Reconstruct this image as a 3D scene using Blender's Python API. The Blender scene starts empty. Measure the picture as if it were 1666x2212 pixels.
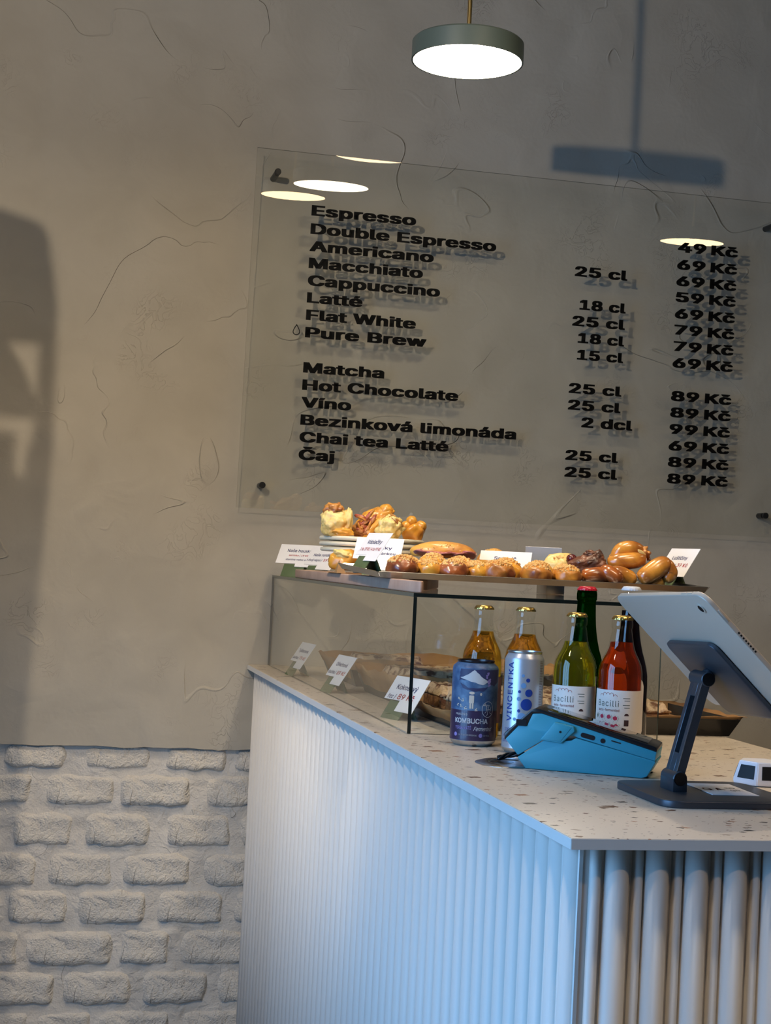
import bpy, bmesh, math, random
from mathutils import Vector, Matrix, Euler, noise
from mathutils.geometry import delaunay_2d_cdt
PI = math.pi
R = math.radians
SC = bpy.context.scene
COL = SC.collection
Z0 = 1.05                      # height of the worktop above the floor

# ------------------------------------------------------------------ camera, world, light, exposure
def link_cam():
    yaw, pitch, roll = 0.22538, 0.031459, 0.050016
    f = Vector((math.sin(yaw) * math.cos(pitch), math.cos(yaw) * math.cos(pitch), math.sin(pitch)))
    r = Vector((math.cos(yaw), -math.sin(yaw), 0)); u = r.cross(f)
    r2 = r * math.cos(roll) + u * math.sin(roll); u2 = u * math.cos(roll) - r * math.sin(roll)
    cd = bpy.data.cameras.new('camera'); cam = bpy.data.objects.new('camera', cd); COL.objects.link(cam)
    m = Matrix((r2, u2, -f)).transposed().to_4x4()
    m.translation = Vector((-0.56209, -3.90111, Z0 + 0.272))
    cam.matrix_world = m
    cd.sensor_fit = 'HORIZONTAL'; cd.sensor_width = 36; cd.lens = 36 * 3400 / 1666.0
    cd.clip_start = 0.02
    SC.camera = cam
link_cam()
SC.view_settings.view_transform = 'Standard'; SC.view_settings.look = 'None'
SC.view_settings.exposure = 0.0; SC.view_settings.gamma = 1.0
SC.view_settings.use_curve_mapping = False
w = bpy.data.worlds.new('daylight'); SC.world = w; w.use_nodes = True
bg = w.node_tree.nodes['Background']; bg.inputs[0].default_value = (0.24, 0.52, 1.0, 1); bg.inputs[1].default_value = 9.6
SC.cycles.max_bounces = 8; SC.cycles.transparent_max_bounces = 24
SC.cycles.transmission_bounces = 8; SC.cycles.glossy_bounces = 4; SC.cycles.diffuse_bounces = 4
SC.cycles.caustics_reflective = False; SC.cycles.caustics_refractive = False
SC.cycles.sample_clamp_indirect = 6.0

def light(name, kind, loc, energy, color, size=0.1, rot=None, sy=None, spot=None, blend=0.5):
    ld = bpy.data.lights.new(name, kind); ld.energy = energy; ld.color = color
    if kind == 'AREA':
        ld.size = size
        if sy: ld.shape = 'RECTANGLE'; ld.size_y = sy
    else:
        ld.shadow_soft_size = size
    if kind == 'SPOT': ld.spot_size = R(spot); ld.spot_blend = blend
    o = bpy.data.objects.new(name, ld); COL.objects.link(o); o.location = loc
    if rot is not None: o.rotation_euler = rot
    return o
WARM = (1.0, 0.83, 0.62)
# daylight enters through the window of the left wall: the world is sampled through this portal
pt = light('window_portal', 'AREA', (-1.89, -2.70, Z0 + 0.52), 1, (1, 1, 1), 1.84, (0, R(-90), 0), 1.6)
pt.data.cycles.is_portal = True
WALL_LAMP = (-0.83, -2.12, Z0 + 1.27)
def aim(p, q): return (Vector(q) - Vector(p)).to_track_quat('-Z', 'Y').to_euler()
light('track_spot_light', 'SPOT', WALL_LAMP, 68, WARM, 0.018, aim(WALL_LAMP, (0.15, 0.0, Z0 + 1.05)), None, 118, 0.7)
# ceiling spots of the shop, followed by added fill spots
SP1 = (0.42, -1.55, Z0 + 1.95); light('ceiling_or_fill_spot', 'SPOT', SP1, 44, WARM, 0.03, aim(SP1, (0.42, -1.3, Z0)), None, 95, 0.8)
SP2 = (0.55, -2.75, Z0 + 1.95); light('ceiling_or_fill_spot', 'SPOT', SP2, 22, WARM, 0.03, aim(SP2, (0.35, -2.1, Z0)), None, 95, 0.8)
FILL_BRICK = (-0.42, -1.20, Z0 + 1.95); light('ceiling_or_fill_spot', 'SPOT', FILL_BRICK, 24, (1.0, 0.76, 0.52), 0.03, aim(FILL_BRICK, (-0.36, -0.05, Z0 - 0.8)), None, 50, 0.9)  # added spot that brightens the low bricks
FILL_SIDE = (-1.25, -2.30, Z0 + 1.95); light('ceiling_or_fill_spot', 'SPOT', FILL_SIDE, 34, WARM, 0.03, aim(FILL_SIDE, (0.0, -0.95, Z0 - 0.55)), None, 50, 0.9)  # added spot that warms the left face of the counter
FILL_FRONT = (1.0, -3.75, Z0 + 1.95); light('ceiling_or_fill_spot', 'SPOT', FILL_FRONT, 30, (1.0, 0.70, 0.45), 0.03, aim(FILL_FRONT, (0.30, -2.37, Z0 - 0.4)), None, 62, 0.6)  # added warm fill for the counter front, height matched to the overhang's shadow

# ------------------------------------------------------------------ materials
def N(nt, t, **k):
    n = nt.nodes.new(t)
    for a, b in k.items():
        if a in n.inputs: n.inputs[a].default_value = b
        else: setattr(n, a, b)
    return n
def rgba(c): return (c[0], c[1], c[2], 1)
def M(name, col, rough=0.5, metal=0.0, coat=0.0, spec=0.5, bump=None, vary=None, emit=None):
    m = bpy.data.materials.new(name); m.use_nodes = True; nt = m.node_tree
    b = nt.nodes['Principled BSDF']
    b.inputs['Base Color'].default_value = rgba(col); b.inputs['Roughness'].default_value = rough
    b.inputs['Metallic'].default_value = metal; b.inputs['Coat Weight'].default_value = coat
    b.inputs['Specular IOR Level'].default_value = spec
    tc = N(nt, 'ShaderNodeTexCoord')
    if vary:   # (other colour, scale, low, high)
        no = N(nt, 'ShaderNodeTexNoise', Scale=vary[1], Detail=4.0)
        nt.links.new(tc.outputs['Object'], no.inputs['Vector'])
        mr = N(nt, 'ShaderNodeMapRange'); mr.inputs[1].default_value = vary[2]; mr.inputs[2].default_value = vary[3]
        nt.links.new(no.outputs['Fac'], mr.inputs[0])
        mx = N(nt, 'ShaderNodeMix', data_type='RGBA'); mx.inputs[6].default_value = rgba(col); mx.inputs[7].default_value = rgba(vary[0])
        nt.links.new(mr.outputs[0], mx.inputs[0]); nt.links.new(mx.outputs[2], b.inputs['Base Color'])
    if bump:   # (scale, strength, distance)
        no = N(nt, 'ShaderNodeTexNoise', Scale=bump[0], Detail=5.0)
        nt.links.new(tc.outputs['Object'], no.inputs['Vector'])
        bp = N(nt, 'ShaderNodeBump', Strength=bump[1], Distance=bump[2])
        nt.links.new(no.outputs['Fac'], bp.inputs['Height']); nt.links.new(bp.outputs[0], b.inputs['Normal'])
    if emit: b.inputs['Emission Color'].default_value = rgba(emit[0]); b.inputs['Emission Strength'].default_value = emit[1]
    return m

def thin_glass(name, tint, ior=1.45, rough=0.0, spec=1.0):
    m = bpy.data.materials.new(name); m.use_nodes = True; nt = m.node_tree; nt.nodes.clear()
    out = N(nt, 'ShaderNodeOutputMaterial'); tr = N(nt, 'ShaderNodeBsdfTransparent'); tr.inputs[0].default_value = rgba(tint)
    gl = N(nt, 'ShaderNodeBsdfGlossy'); gl.inputs['Roughness'].default_value = rough; gl.inputs[0].default_value = (spec, spec, spec, 1)
    fr = N(nt, 'ShaderNodeFresnel', IOR=ior); mx = N(nt, 'ShaderNodeMixShader')
    ge = N(nt, 'ShaderNodeNewGeometry'); iv = N(nt, 'ShaderNodeMath', operation='SUBTRACT'); iv.inputs[0].default_value = 1.0
    nt.links.new(ge.outputs['Backfacing'], iv.inputs[1]); mu = N(nt, 'ShaderNodeMath', operation='MULTIPLY')
    nt.links.new(fr.outputs[0], mu.inputs[0]); nt.links.new(iv.outputs[0], mu.inputs[1])
    nt.links.new(mu.outputs[0], mx.inputs[0]); nt.links.new(tr.outputs[0], mx.inputs[1]); nt.links.new(gl.outputs[0], mx.inputs[2])
    nt.links.new(mx.outputs[0], out.inputs[0]); return m

def real_glass(name, tint, ior=1.34, rough=0.0):
    m = bpy.data.materials.new(name); m.use_nodes = True; nt = m.node_tree; nt.nodes.clear()
    out = N(nt, 'ShaderNodeOutputMaterial'); g = N(nt, 'ShaderNodeBsdfGlass', IOR=ior, Roughness=rough); g.inputs[0].default_value = rgba(tint)
    tr = N(nt, 'ShaderNodeBsdfTransparent'); tr.inputs[0].default_value = rgba(tint)
    df = N(nt, 'ShaderNodeBsdfTranslucent'); df.inputs[0].default_value = rgba(tint)
    mx = N(nt, 'ShaderNodeMixShader'); mx.inputs[0].default_value = 0.22
    nt.links.new(g.outputs[0], mx.inputs[1]); nt.links.new(df.outputs[0], mx.inputs[2])
    nt.links.new(mx.outputs[0], out.inputs[0]); return m

def wall_mat(name, col, col2, creases=1.0, rough_amp=1.0, scale=1.0):
    m = bpy.data.materials.new(name); m.use_nodes = True; nt = m.node_tree
    b = nt.nodes['Principled BSDF']; b.inputs['Roughness'].default_value = 0.75; b.inputs['Specular IOR Level'].default_value = 0.25
    tc = N(nt, 'ShaderNodeTexCoord'); mp = N(nt, 'ShaderNodeMapping'); mp.inputs['Scale'].default_value = (scale,) * 3
    nt.links.new(tc.outputs['Object'], mp.inputs[0])
    def noi(s, d=3.0, dist=0.0, w_=0.0):
        n = N(nt, 'ShaderNodeTexNoise', Scale=s, Detail=d, Distortion=dist); n.noise_dimensions = '3D'
        nt.links.new(mp.outputs[0], n.inputs['Vector']); return n
    def mth(op, a, b_=None, c=None):
        n = N(nt, 'ShaderNodeMath', operation=op)
        for i, v in enumerate((a, b_, c)):
            if v is None: continue
            if isinstance(v, (int, float)): n.inputs[i].default_value = v
            else: nt.links.new(v, n.inputs[i])
        return n.outputs[0]
    def rng(v, a, b_, c=0.0, d=1.0):
        n = N(nt, 'ShaderNodeMapRange'); nt.links.new(v, n.inputs[0])
        for i, x in enumerate((a, b_, c, d)): n.inputs[i + 1].default_value = x
        return n.outputs[0]
    broad = noi(2.2, 2.0).outputs['Fac']; mid = noi(9.0, 3.0, 0.6).outputs['Fac']; fine = noi(90.0, 4.0).outputs['Fac']
    # trowel creases: thin ridges along the level line of a distorted noise, in patches only
    n1 = noi(3.1, 1.5, 1.4).outputs['Fac']; ridge = rng(mth('ABSOLUTE', mth('SUBTRACT', n1, 0.5)), 0.0, 0.006, 1.0, 0.0)
    patch = rng(noi(4.3, 2.0).outputs['Fac'], 0.50, 0.60)
    ridge = mth('MULTIPLY', ridge, patch)
    step_ = mth('MULTIPLY', rng(n1, 0.497, 0.503), patch)
    n2 = noi(26.0, 3.0, 2.0).outputs['Fac']; rag = mth('MULTIPLY', rng(mth('ABSOLUTE', mth('SUBTRACT', n2, 0.5)), 0.0, 0.02, 1.0, 0.0), rng(noi(5.0, 2.0, 0.4).outputs['Fac'], 0.56, 0.68))
    h = mth('MULTIPLY', broad, 1.2)
    h = mth('ADD', h, mth('MULTIPLY', mid, 0.22 * rough_amp))
    h = mth('ADD', h, mth('MULTIPLY', fine, 0.022 * rough_amp * rough_amp))
    h = mth('ADD', h, mth('MULTIPLY', ridge, 0.09 * creases))
    h = mth('ADD', h, mth('MULTIPLY', step_, 0.10 * creases))
    h = mth('ADD', h, mth('MULTIPLY', rag, 0.035 * creases))
    bp = N(nt, 'ShaderNodeBump', Strength=1.0, Distance=0.02); nt.links.new(h, bp.inputs['Height']); nt.links.new(bp.outputs[0], b.inputs['Normal'])
    mx = N(nt, 'ShaderNodeMix', data_type='RGBA'); mx.inputs[6].default_value = rgba(col); mx.inputs[7].default_value = rgba(col2)
    nt.links.new(rng(mth('ADD', mth('MULTIPLY', broad, 0.6), mth('MULTIPLY', mid, 0.4)), 0.35, 0.65), mx.inputs[0])
    nt.links.new(mx.outputs[2], b.inputs['Base Color']); return m

def terrazzo():
    m = bpy.data.materials.new('terrazzo'); m.use_nodes = True; nt = m.node_tree
    b = nt.nodes['Principled BSDF']; b.inputs['Roughness'].default_value = 0.32; b.inputs['Specular IOR Level'].default_value = 0.35
    tc = N(nt, 'ShaderNodeTexCoord'); cur = None
    base = (0.60, 0.53, 0.44, 1)
    nz = N(nt, 'ShaderNodeTexNoise', Scale=160.0, Detail=2.0); nt.links.new(tc.outputs['Object'], nz.inputs['Vector'])
    ad = N(nt, 'ShaderNodeVectorMath', operation='MULTIPLY_ADD'); nt.links.new(nz.outputs['Color'], ad.inputs[0]); ad.inputs[1].default_value = (0.006,) * 3
    nt.links.new(tc.outputs['Object'], ad.inputs[2])
    prev = None
    for sc_, rad, thr, lay in ((24.0, 0.36, 0.70, 0), (50.0, 0.34, 0.62, 1), (140.0, 0.30, 0.66, 2)):
        mp = N(nt, 'ShaderNodeMapping'); mp.inputs['Rotation'].default_value = (0, 0, 0.5 + lay); mp.inputs['Scale'].default_value = (1.0, 1.5, 0.02)
        mp.inputs['Location'].default_value = (3.1 * lay, 1.7 * lay, 0)
        nt.links.new(ad.outputs[0], mp.inputs[0])
        v = N(nt, 'ShaderNodeTexVoronoi', Scale=sc_, Randomness=1.0); v.distance = 'MANHATTAN'
        nt.links.new(mp.outputs[0], v.inputs['Vector'])
        lt = N(nt, 'ShaderNodeMath', operation='LESS_THAN'); nt.links.new(v.outputs['Distance'], lt.inputs[0]); lt.inputs[1].default_value = rad
        sp = N(nt, 'ShaderNodeSeparateColor'); nt.links.new(v.outputs['Color'], sp.inputs[0])
        gt = N(nt, 'ShaderNodeMath', operation='GREATER_THAN'); nt.links.new(sp.outputs[0], gt.inputs[0]); gt.inputs[1].default_value = thr
        mu = N(nt, 'ShaderNodeMath', operation='MULTIPLY'); nt.links.new(lt.outputs[0], mu.inputs[0]); nt.links.new(gt.outputs[0], mu.inputs[1])
        cr = N(nt, 'ShaderNodeValToRGB'); cr.color_ramp.interpolation = 'CONSTANT'
        e = cr.color_ramp.elements; e[0].color = (0.14, 0.075, 0.045, 1); e[1].position = 0.35; e[1].color = (0.12, 0.105, 0.085, 1)
        q = e.new(0.6); q.color = (0.32, 0.16, 0.09, 1); q = e.new(0.8); q.color = (0.30, 0.24, 0.18, 1)
        nt.links.new(sp.outputs[1], cr.inputs[0])
        mx = N(nt, 'ShaderNodeMix', data_type='RGBA'); nt.links.new(mu.outputs[0], mx.inputs[0])
        if prev is None: mx.inputs[6].default_value = base
        else: nt.links.new(prev.outputs[2], mx.inputs[6])
        nt.links.new(cr.outputs[0], mx.inputs[7]); prev = mx
    nt.links.new(prev.outputs[2], b.inputs['Base Color']); return m

def bread(name, gold, brown, scale=22.0, lo=0.42, hi=0.62, rough=0.38, coat=0.35, bump=(60, 0.35, 0.003), top=None):
    """crust colour varies with noise; darker where the oven browned the upper side (object z)"""
    m = bpy.data.materials.new(name); m.use_nodes = True; nt = m.node_tree
    b = nt.nodes['Principled BSDF']; b.inputs['Roughness'].default_value = rough; b.inputs['Coat Weight'].default_value = coat; b.inputs['Coat Roughness'].default_value = 0.22
    b.inputs['Subsurface Weight'].default_value = 0.08; b.inputs['Subsurface Radius'].default_value = (0.01, 0.005, 0.002)
    tc = N(nt, 'ShaderNodeTexCoord')
    n1 = N(nt, 'ShaderNodeTexNoise', Scale=scale, Detail=4.0, Distortion=0.5); nt.links.new(tc.outputs['Object'], n1.inputs['Vector'])
    fac = n1.outputs['Fac']
    if top:
        sx = N(nt, 'ShaderNodeSeparateXYZ'); nt.links.new(tc.outputs['Object'], sx.inputs[0])
        mr = N(nt, 'ShaderNodeMapRange'); nt.links.new(sx.outputs[2], mr.inputs[0])
        mr.inputs[1].default_value = top[0]; mr.inputs[2].default_value = top[1]; mr.inputs[3].default_value = -top[2]; mr.inputs[4].default_value = top[2]
        ad = N(nt, 'ShaderNodeMath', operation='ADD'); nt.links.new(fac, ad.inputs[0]); nt.links.new(mr.outputs[0], ad.inputs[1]); fac = ad.outputs[0]
    mr = N(nt, 'ShaderNodeMapRange'); nt.links.new(fac, mr.inputs[0]); mr.inputs[1].default_value = lo; mr.inputs[2].default_value = hi
    mx = N(nt, 'ShaderNodeMix', data_type='RGBA'); mx.inputs[6].default_value = rgba(gold); mx.inputs[7].default_value = rgba(brown)
    nt.links.new(mr.outputs[0], mx.inputs[0]); nt.links.new(mx.outputs[2], b.inputs['Base Color'])
    n2 = N(nt, 'ShaderNodeTexNoise', Scale=bump[0], Detail=4.0); nt.links.new(tc.outputs['Object'], n2.inputs['Vector'])
    bp = N(nt, 'ShaderNodeBump', Strength=bump[1], Distance=bump[2]); nt.links.new(n2.outputs['Fac'], bp.inputs['Height']); nt.links.new(bp.outputs[0], b.inputs['Normal'])
    return m

PLASTER = wall_mat('taupe_plaster', (0.375, 0.342, 0.283), (0.43, 0.395, 0.33))
ROOMW = M('room_paint', (0.30, 0.27, 0.23), 0.8)
BRICKM = wall_mat('painted_brick', (0.60, 0.56, 0.50), (0.68, 0.64, 0.57), creases=1.6, rough_amp=3.2, scale=2.6)
MORTAR = wall_mat('painted_mortar', (0.58, 0.54, 0.48), (0.64, 0.60, 0.54), creases=0.6, rough_amp=2.0, scale=2.6)
TERR = terrazzo()
WHITE = M('white_lacquer', (0.74, 0.72, 0.68), 0.45)
CREAMF = M('counter_slat_paint', (0.72, 0.69, 0.64), 0.5, bump=(9, 0.15, 0.002))
GLASS = thin_glass('clear_glass', (0.955, 0.965, 0.955), 1.6)
BOARDG = thin_glass('board_glass', (0.975, 0.98, 0.97), 1.75)
EDGED = M('dark_glass_edge', (0.006, 0.010, 0.009), 0.2)
EDGEG = M('green_glass_edge', (0.06, 0.085, 0.075), 0.2)
EDGEL = thin_glass('board_edge', (0.45, 0.46, 0.43), 1.5)
INK = M('black_lettering', (0.006, 0.005, 0.004), 0.6, spec=0.3)
BLACK = M('black_metal', (0.008, 0.008, 0.008), 0.35)
BRASS = M('brass', (0.72, 0.47, 0.16), 0.3, metal=1.0)
SHADE = M('green_grey_shade', (0.072, 0.092, 0.075), 0.42)
PAPER = M('card_paper', (0.80, 0.79, 0.80), 0.6)
NAVY = M('navy_print', (0.03, 0.035, 0.17), 0.6)
RED = M('red_print', (0.55, 0.02, 0.03), 0.6)
GREEN = M('green_stand', (0.085, 0.125, 0.055), 0.55)
STEEL = M('brushed_steel', (0.42, 0.41, 0.40), 0.28, metal=1.0, bump=(40, 0.05, 0.001))
TRAYB = M('black_enamel', (0.012, 0.011, 0.010), 0.35)
WOOD = M('oiled_wood', (0.42, 0.27, 0.20), 0.55, vary=((0.50, 0.34, 0.26), 18, 0.35, 0.65), bump=(30, 0.3, 0.001))
PARCH = M('baking_parchment', (0.40, 0.22, 0.085), 0.7, vary=((0.30, 0.15, 0.055), 12, 0.4, 0.65))
CERAM = M('cream_ceramic', (0.74, 0.68, 0.52), 0.3, vary=((0.50, 0.42, 0.28), 30, 0.55, 0.8))

# ------------------------------------------------------------------ mesh helpers
def link(o, parent=None):
    COL.objects.link(o)
    if parent: o.parent = parent
    return o
def from_pd(name, vs, fs, mat, parent=None, smooth=False, loc=(0, 0, 0), rot=(0, 0, 0), mats=None, fm=None):
    me = bpy.data.meshes.new(name); me.from_pydata([tuple(v) for v in vs], [], fs); me.update()
    for m in (mats or [mat]): me.materials.append(m)
    if fm:
        for p, i in zip(me.polygons, fm): p.material_index = i
    if smooth: me.polygons.foreach_set('use_smooth', [True] * len(me.polygons))
    o = bpy.data.objects.new(name, me); o.location = loc; o.rotation_euler = rot
    return link(o, parent)
def from_bm(name, bm, mat, parent=None, smooth=False, loc=(0, 0, 0), rot=(0, 0, 0), angle=None):
    bmesh.ops.recalc_face_normals(bm, faces=bm.faces)
    me = bpy.data.meshes.new(name); bm.to_mesh(me); bm.free(); me.materials.append(mat)
    if smooth or angle: me.polygons.foreach_set('use_smooth', [True] * len(me.polygons))
    if angle: me.set_sharp_from_angle(angle=R(angle))
    o = bpy.data.objects.new(name, me); o.location = loc; o.rotation_euler = rot
    return link(o, parent)
def empty(name, loc=(0, 0, 0), rz=0, rot=None):
    o = bpy.data.objects.new(name, None); o.location = loc; o.rotation_euler = rot or (0, 0, rz); o.empty_display_size = 0.05
    return link(o)
def tag(o, label=None, cat=None, group=None, kind=None):
    if label: o['label'] = label
    if cat: o['category'] = cat
    if group: o['group'] = group
    if kind: o['kind'] = kind
    return o
def dup(root, loc=None, rot=None):
    r = root.copy(); COL.objects.link(r)
    if loc is not None: r.location = loc
    if rot is not None: r.rotation_euler = rot
    for ch in list(root.children):
        c = ch.copy(); COL.objects.link(c); c.parent = r
        for g in ch.children:
            d = g.copy(); COL.objects.link(d); d.parent = c
    return r
def box(bm, a, b, bev=0.0, seg=2):
    vs = [bm.verts.new((x, y, z)) for x in (a[0], b[0]) for y in (a[1], b[1]) for z in (a[2], b[2])]
    fs = [bm.faces.new([vs[i] for i in q]) for q in ((0, 1, 3, 2), (4, 6, 7, 5), (0, 4, 5, 1), (2, 3, 7, 6), (0, 2, 6, 4), (1, 5, 7, 3))]
    if bev > 0:
        es = set(e for f in fs for e in f.edges)
        bmesh.ops.bevel(bm, geom=list(es), offset=bev, segments=seg, affect='EDGES', profile=0.5)
def bx(name, a, b, mat, parent=None, bev=0.0, seg=2, loc=(0, 0, 0), rot=(0, 0, 0)):
    bm = bmesh.new(); box(bm, a, b, bev, seg); return from_bm(name, bm, mat, parent, loc=loc, rot=rot, angle=40 if bev else None)
def lathe_bm(bm, prof, n=40, cx=0, cy=0, cz=0, fr=None):
    rings = []
    for k, (r, z) in enumerate(prof):
        if r < 1e-6: rings.append([bm.verts.new((cx, cy, cz + z))])
        else:
            rings.append([bm.verts.new((cx + rr * math.cos(2 * PI * i / n), cy + rr * math.sin(2 * PI * i / n), cz + z))
                          for i in range(n) for rr in (r * (fr(k, i) if fr else 1),)])
    for A, B in zip(rings, rings[1:]):
        if len(A) == 1 and len(B) == 1: continue
        for i in range(n):
            j = (i + 1) % n
            if len(A) == 1: bm.faces.new((A[0], B[j], B[i]))
            elif len(B) == 1: bm.faces.new((A[i], A[j], B[0]))
            else: bm.faces.new((A[i], A[j], B[j], B[i]))
def lathe(name, prof, mat, parent=None, n=40, loc=(0, 0, 0), rot=(0, 0, 0), angle=35, fr=None):
    bm = bmesh.new(); lathe_bm(bm, prof, n, fr=fr); return from_bm(name, bm, mat, parent, loc=loc, rot=rot, angle=angle)
def prism(name, poly, y0, y1, mat, parent=None, plane='XZ', bev=0.0, loc=(0, 0, 0), rot=(0, 0, 0), seg=2):
    """polygon in XZ extruded along Y (or XY extruded along Z)"""
    bm = bmesh.new()
    f3 = (lambda p, t: (p[0], t, p[1])) if plane == 'XZ' else (lambda p, t: (p[0], p[1], t)) if plane == 'XY' else (lambda p, t: (t, p[0], p[1]))
    A = [bm.verts.new(f3(p, y0)) for p in poly]; B = [bm.verts.new(f3(p, y1)) for p in poly]
    bm.faces.new(A); bm.faces.new(B[::-1])
    for i in range(len(poly)):
        j = (i + 1) % len(poly); bm.faces.new((A[i], A[j], B[j], B[i]))
    bmesh.ops.recalc_face_normals(bm, faces=bm.faces)
    if bev > 0:
        es = [e for e in bm.edges if len(e.link_faces) == 2 and e.calc_face_angle(0) > R(35)]
        bmesh.ops.bevel(bm, geom=es, offset=bev, segments=seg, affect='EDGES', profile=0.5, clamp_overlap=True)
    return from_bm(name, bm, mat, parent, loc=loc, rot=rot, angle=40)
def rrect(x0, y0, x1, y1, r, n=5):
    pts = []
    for cx, cy, a in ((x1 - r, y0 + r, -90), (x1 - r, y1 - r, 0), (x0 + r, y1 - r, 90), (x0 + r, y0 + r, 180)):
        for i in range(n + 1):
            t = R(a + 90 * i / n); pts.append((cx + r * math.cos(t), cy + r * math.sin(t)))
    return pts
def tube(name, pts, r, mat, parent=None, n=10, rad=None, closed=False):
    pts = [Vector(p) for p in pts]; bm = bmesh.new(); rings = []; up = Vector((0, 0, 1)); prev = None
    for i, p in enumerate(pts):
        d = (pts[min(i + 1, len(pts) - 1)] - pts[max(i - 1, 0)]).normalized()
        a = prev if prev else (up if abs(d.z) < 0.9 else Vector((1, 0, 0)))
        s = d.cross(a).normalized(); a = s.cross(d).normalized(); prev = a
        rr = rad[i] if rad else r
        rings.append([bm.verts.new(p + (s * math.cos(2 * PI * k / n) + a * math.sin(2 * PI * k / n)) * rr) for k in range(n)])
    for A, B in zip(rings, rings[1:]):
        for k in range(n): bm.faces.new((A[k], A[(k + 1) % n], B[(k + 1) % n], B[k]))
    bm.faces.new(rings[0][::-1]); bm.faces.new(rings[-1])
    return from_bm(name, bm, mat, parent, smooth=True)
_T = {}
FONT = None
try:      # the grotesque that ships inside Blender itself; its built-in outline font is the fallback
    import os
    FONT = bpy.data.fonts.load(os.path.join(bpy.utils.system_resource('DATAFILES'), 'fonts', 'Inter.woff2'))
except Exception: FONT = None
def text2d(s, bold=0.0, space=1.0, mono=False, res=3):
    """outline of a line of print as flat triangles, cap height 1, starting at x=0 on the baseline"""
    def raw(t):
        cu = bpy.data.curves.new('t', 'FONT'); cu.body = t; cu.size = 1.0; cu.offset = bold; cu.space_character = space
        cu.resolution_u = res; cu.fill_mode = 'NONE'; cu.dimensions = '2D'
        if FONT: cu.font = FONT
        ob = bpy.data.objects.new('t', cu); me = bpy.data.meshes.new_from_object(ob)
        co = [(v.co.x, v.co.y) for v in me.vertices]; nb = {}
        for e in me.edges:
            a, b = e.vertices; nb.setdefault(a, []).append(b); nb.setdefault(b, []).append(a)
        seen = set(); loops = []          # outlines, in the order the vertices were written
        for i in range(len(co)):
            if i in seen or i not in nb: continue
            lp = [i]; seen.add(i); cur = min(nb[i])
            while cur is not None and cur not in seen:
                lp.append(cur); seen.add(cur); nx = [q for q in nb[cur] if q not in seen]; cur = nx[0] if nx else None
            if len(lp) > 2: loops.append(lp)
        # outlines may overlap or cross themselves: triangulate each group of outlines and keep what they wind round
        vs = []; fs = []; groups = []
        for lp in sorted(loops, key=lambda l: min(co[q][0] for q in l)):
            a0, a1 = min(co[q][0] for q in lp), max(co[q][0] for q in lp)
            if groups and a0 < groups[-1][1]: groups[-1][0].append(lp); groups[-1][1] = max(groups[-1][1], a1)
            else: groups.append([[lp], a1])
        for ls, _x in groups:
            P = [Vector(co[q]) for l in ls for q in l]; E = []; o0 = 0
            for l in ls: E += [(o0 + k, o0 + (k + 1) % len(l)) for k in range(len(l))]; o0 += len(l)
            ov, oe, of = delaunay_2d_cdt(P, E, [], 0, 1e-5, False)[:3]
            seg = [(P[i], P[j]) for i, j in E]; base_ = len(vs); vs += [(v.x, v.y) for v in ov]
            for t_ in of:
                cx, cy = sum(ov[q].x for q in t_) / len(t_), sum(ov[q].y for q in t_) / len(t_); wn = 0
                for p, q in seg:
                    if p.y <= cy < q.y:
                        if (q.x - p.x) * (cy - p.y) - (cx - p.x) * (q.y - p.y) > 0: wn += 1
                    elif q.y <= cy < p.y:
                        if (q.x - p.x) * (cy - p.y) - (cx - p.x) * (q.y - p.y) < 0: wn -= 1
                if wn: fs.append(tuple(base_ + q for q in t_))
        bpy.data.objects.remove(ob); bpy.data.meshes.remove(me); bpy.data.curves.remove(cu); return vs, fs
    if bold not in _T:
        v, _ = raw('H'); _T[bold] = (max(y for x, y in v) - min(y for x, y in v), min(y for x, y in v))
    cap, base = _T[bold]
    vs, fs = raw(s); x0 = min(x for x, y in vs)
    return [((x - x0) / cap, (y - base) / cap) for x, y in vs], fs
def text_on(name, s, f3, cap, mat, parent, x=0.0, z=0.0, width=None, center=False, bold=0.0, space=1.0, res=3, heavy=0):
    vs, fs = text2d(s, min(bold, 0.0), 1.05 if heavy else space, res=res)
    if heavy:      # grotesque weight: the outline is laid down several times, shifted by part of a stroke
        V = []; F = []; HX = 0.044
        for dx, dy in ((-1, -1), (-1, 1), (1, -1), (1, 1), (0, 0), (-2, 0), (2, 0), (-2, 1), (2, 1), (-2, -1), (2, -1)):
            o = len(V); V += [(a + dx * HX, b * 0.94 + 0.03 + dy * 0.040) for a, b in vs]; F += [tuple(i + o for i in q) for q in fs]
        x_ = min(a for a, b in V); vs = [(a - x_, b) for a, b in V]; fs = F
    elif bold > 0:
        V = []; F = []
        for dx, dy in ((-1, -1), (-1, 1), (1, -1), (1, 1)):
            o = len(V); V += [(a + dx * bold * 1.2, b + dy * bold * 0.8) for a, b in vs]; F += [tuple(i + o for i in q) for q in fs]
        vs = V; fs = F
    w0 = max(a for a, b in vs) * cap; k = (width / w0) if width else 1.0
    ox = x - (w0 * k / 2 if center else 0)
    return from_pd(name, [f3(ox + a * cap * k, z + b * cap) for a, b in vs], fs, mat, parent)
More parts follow.
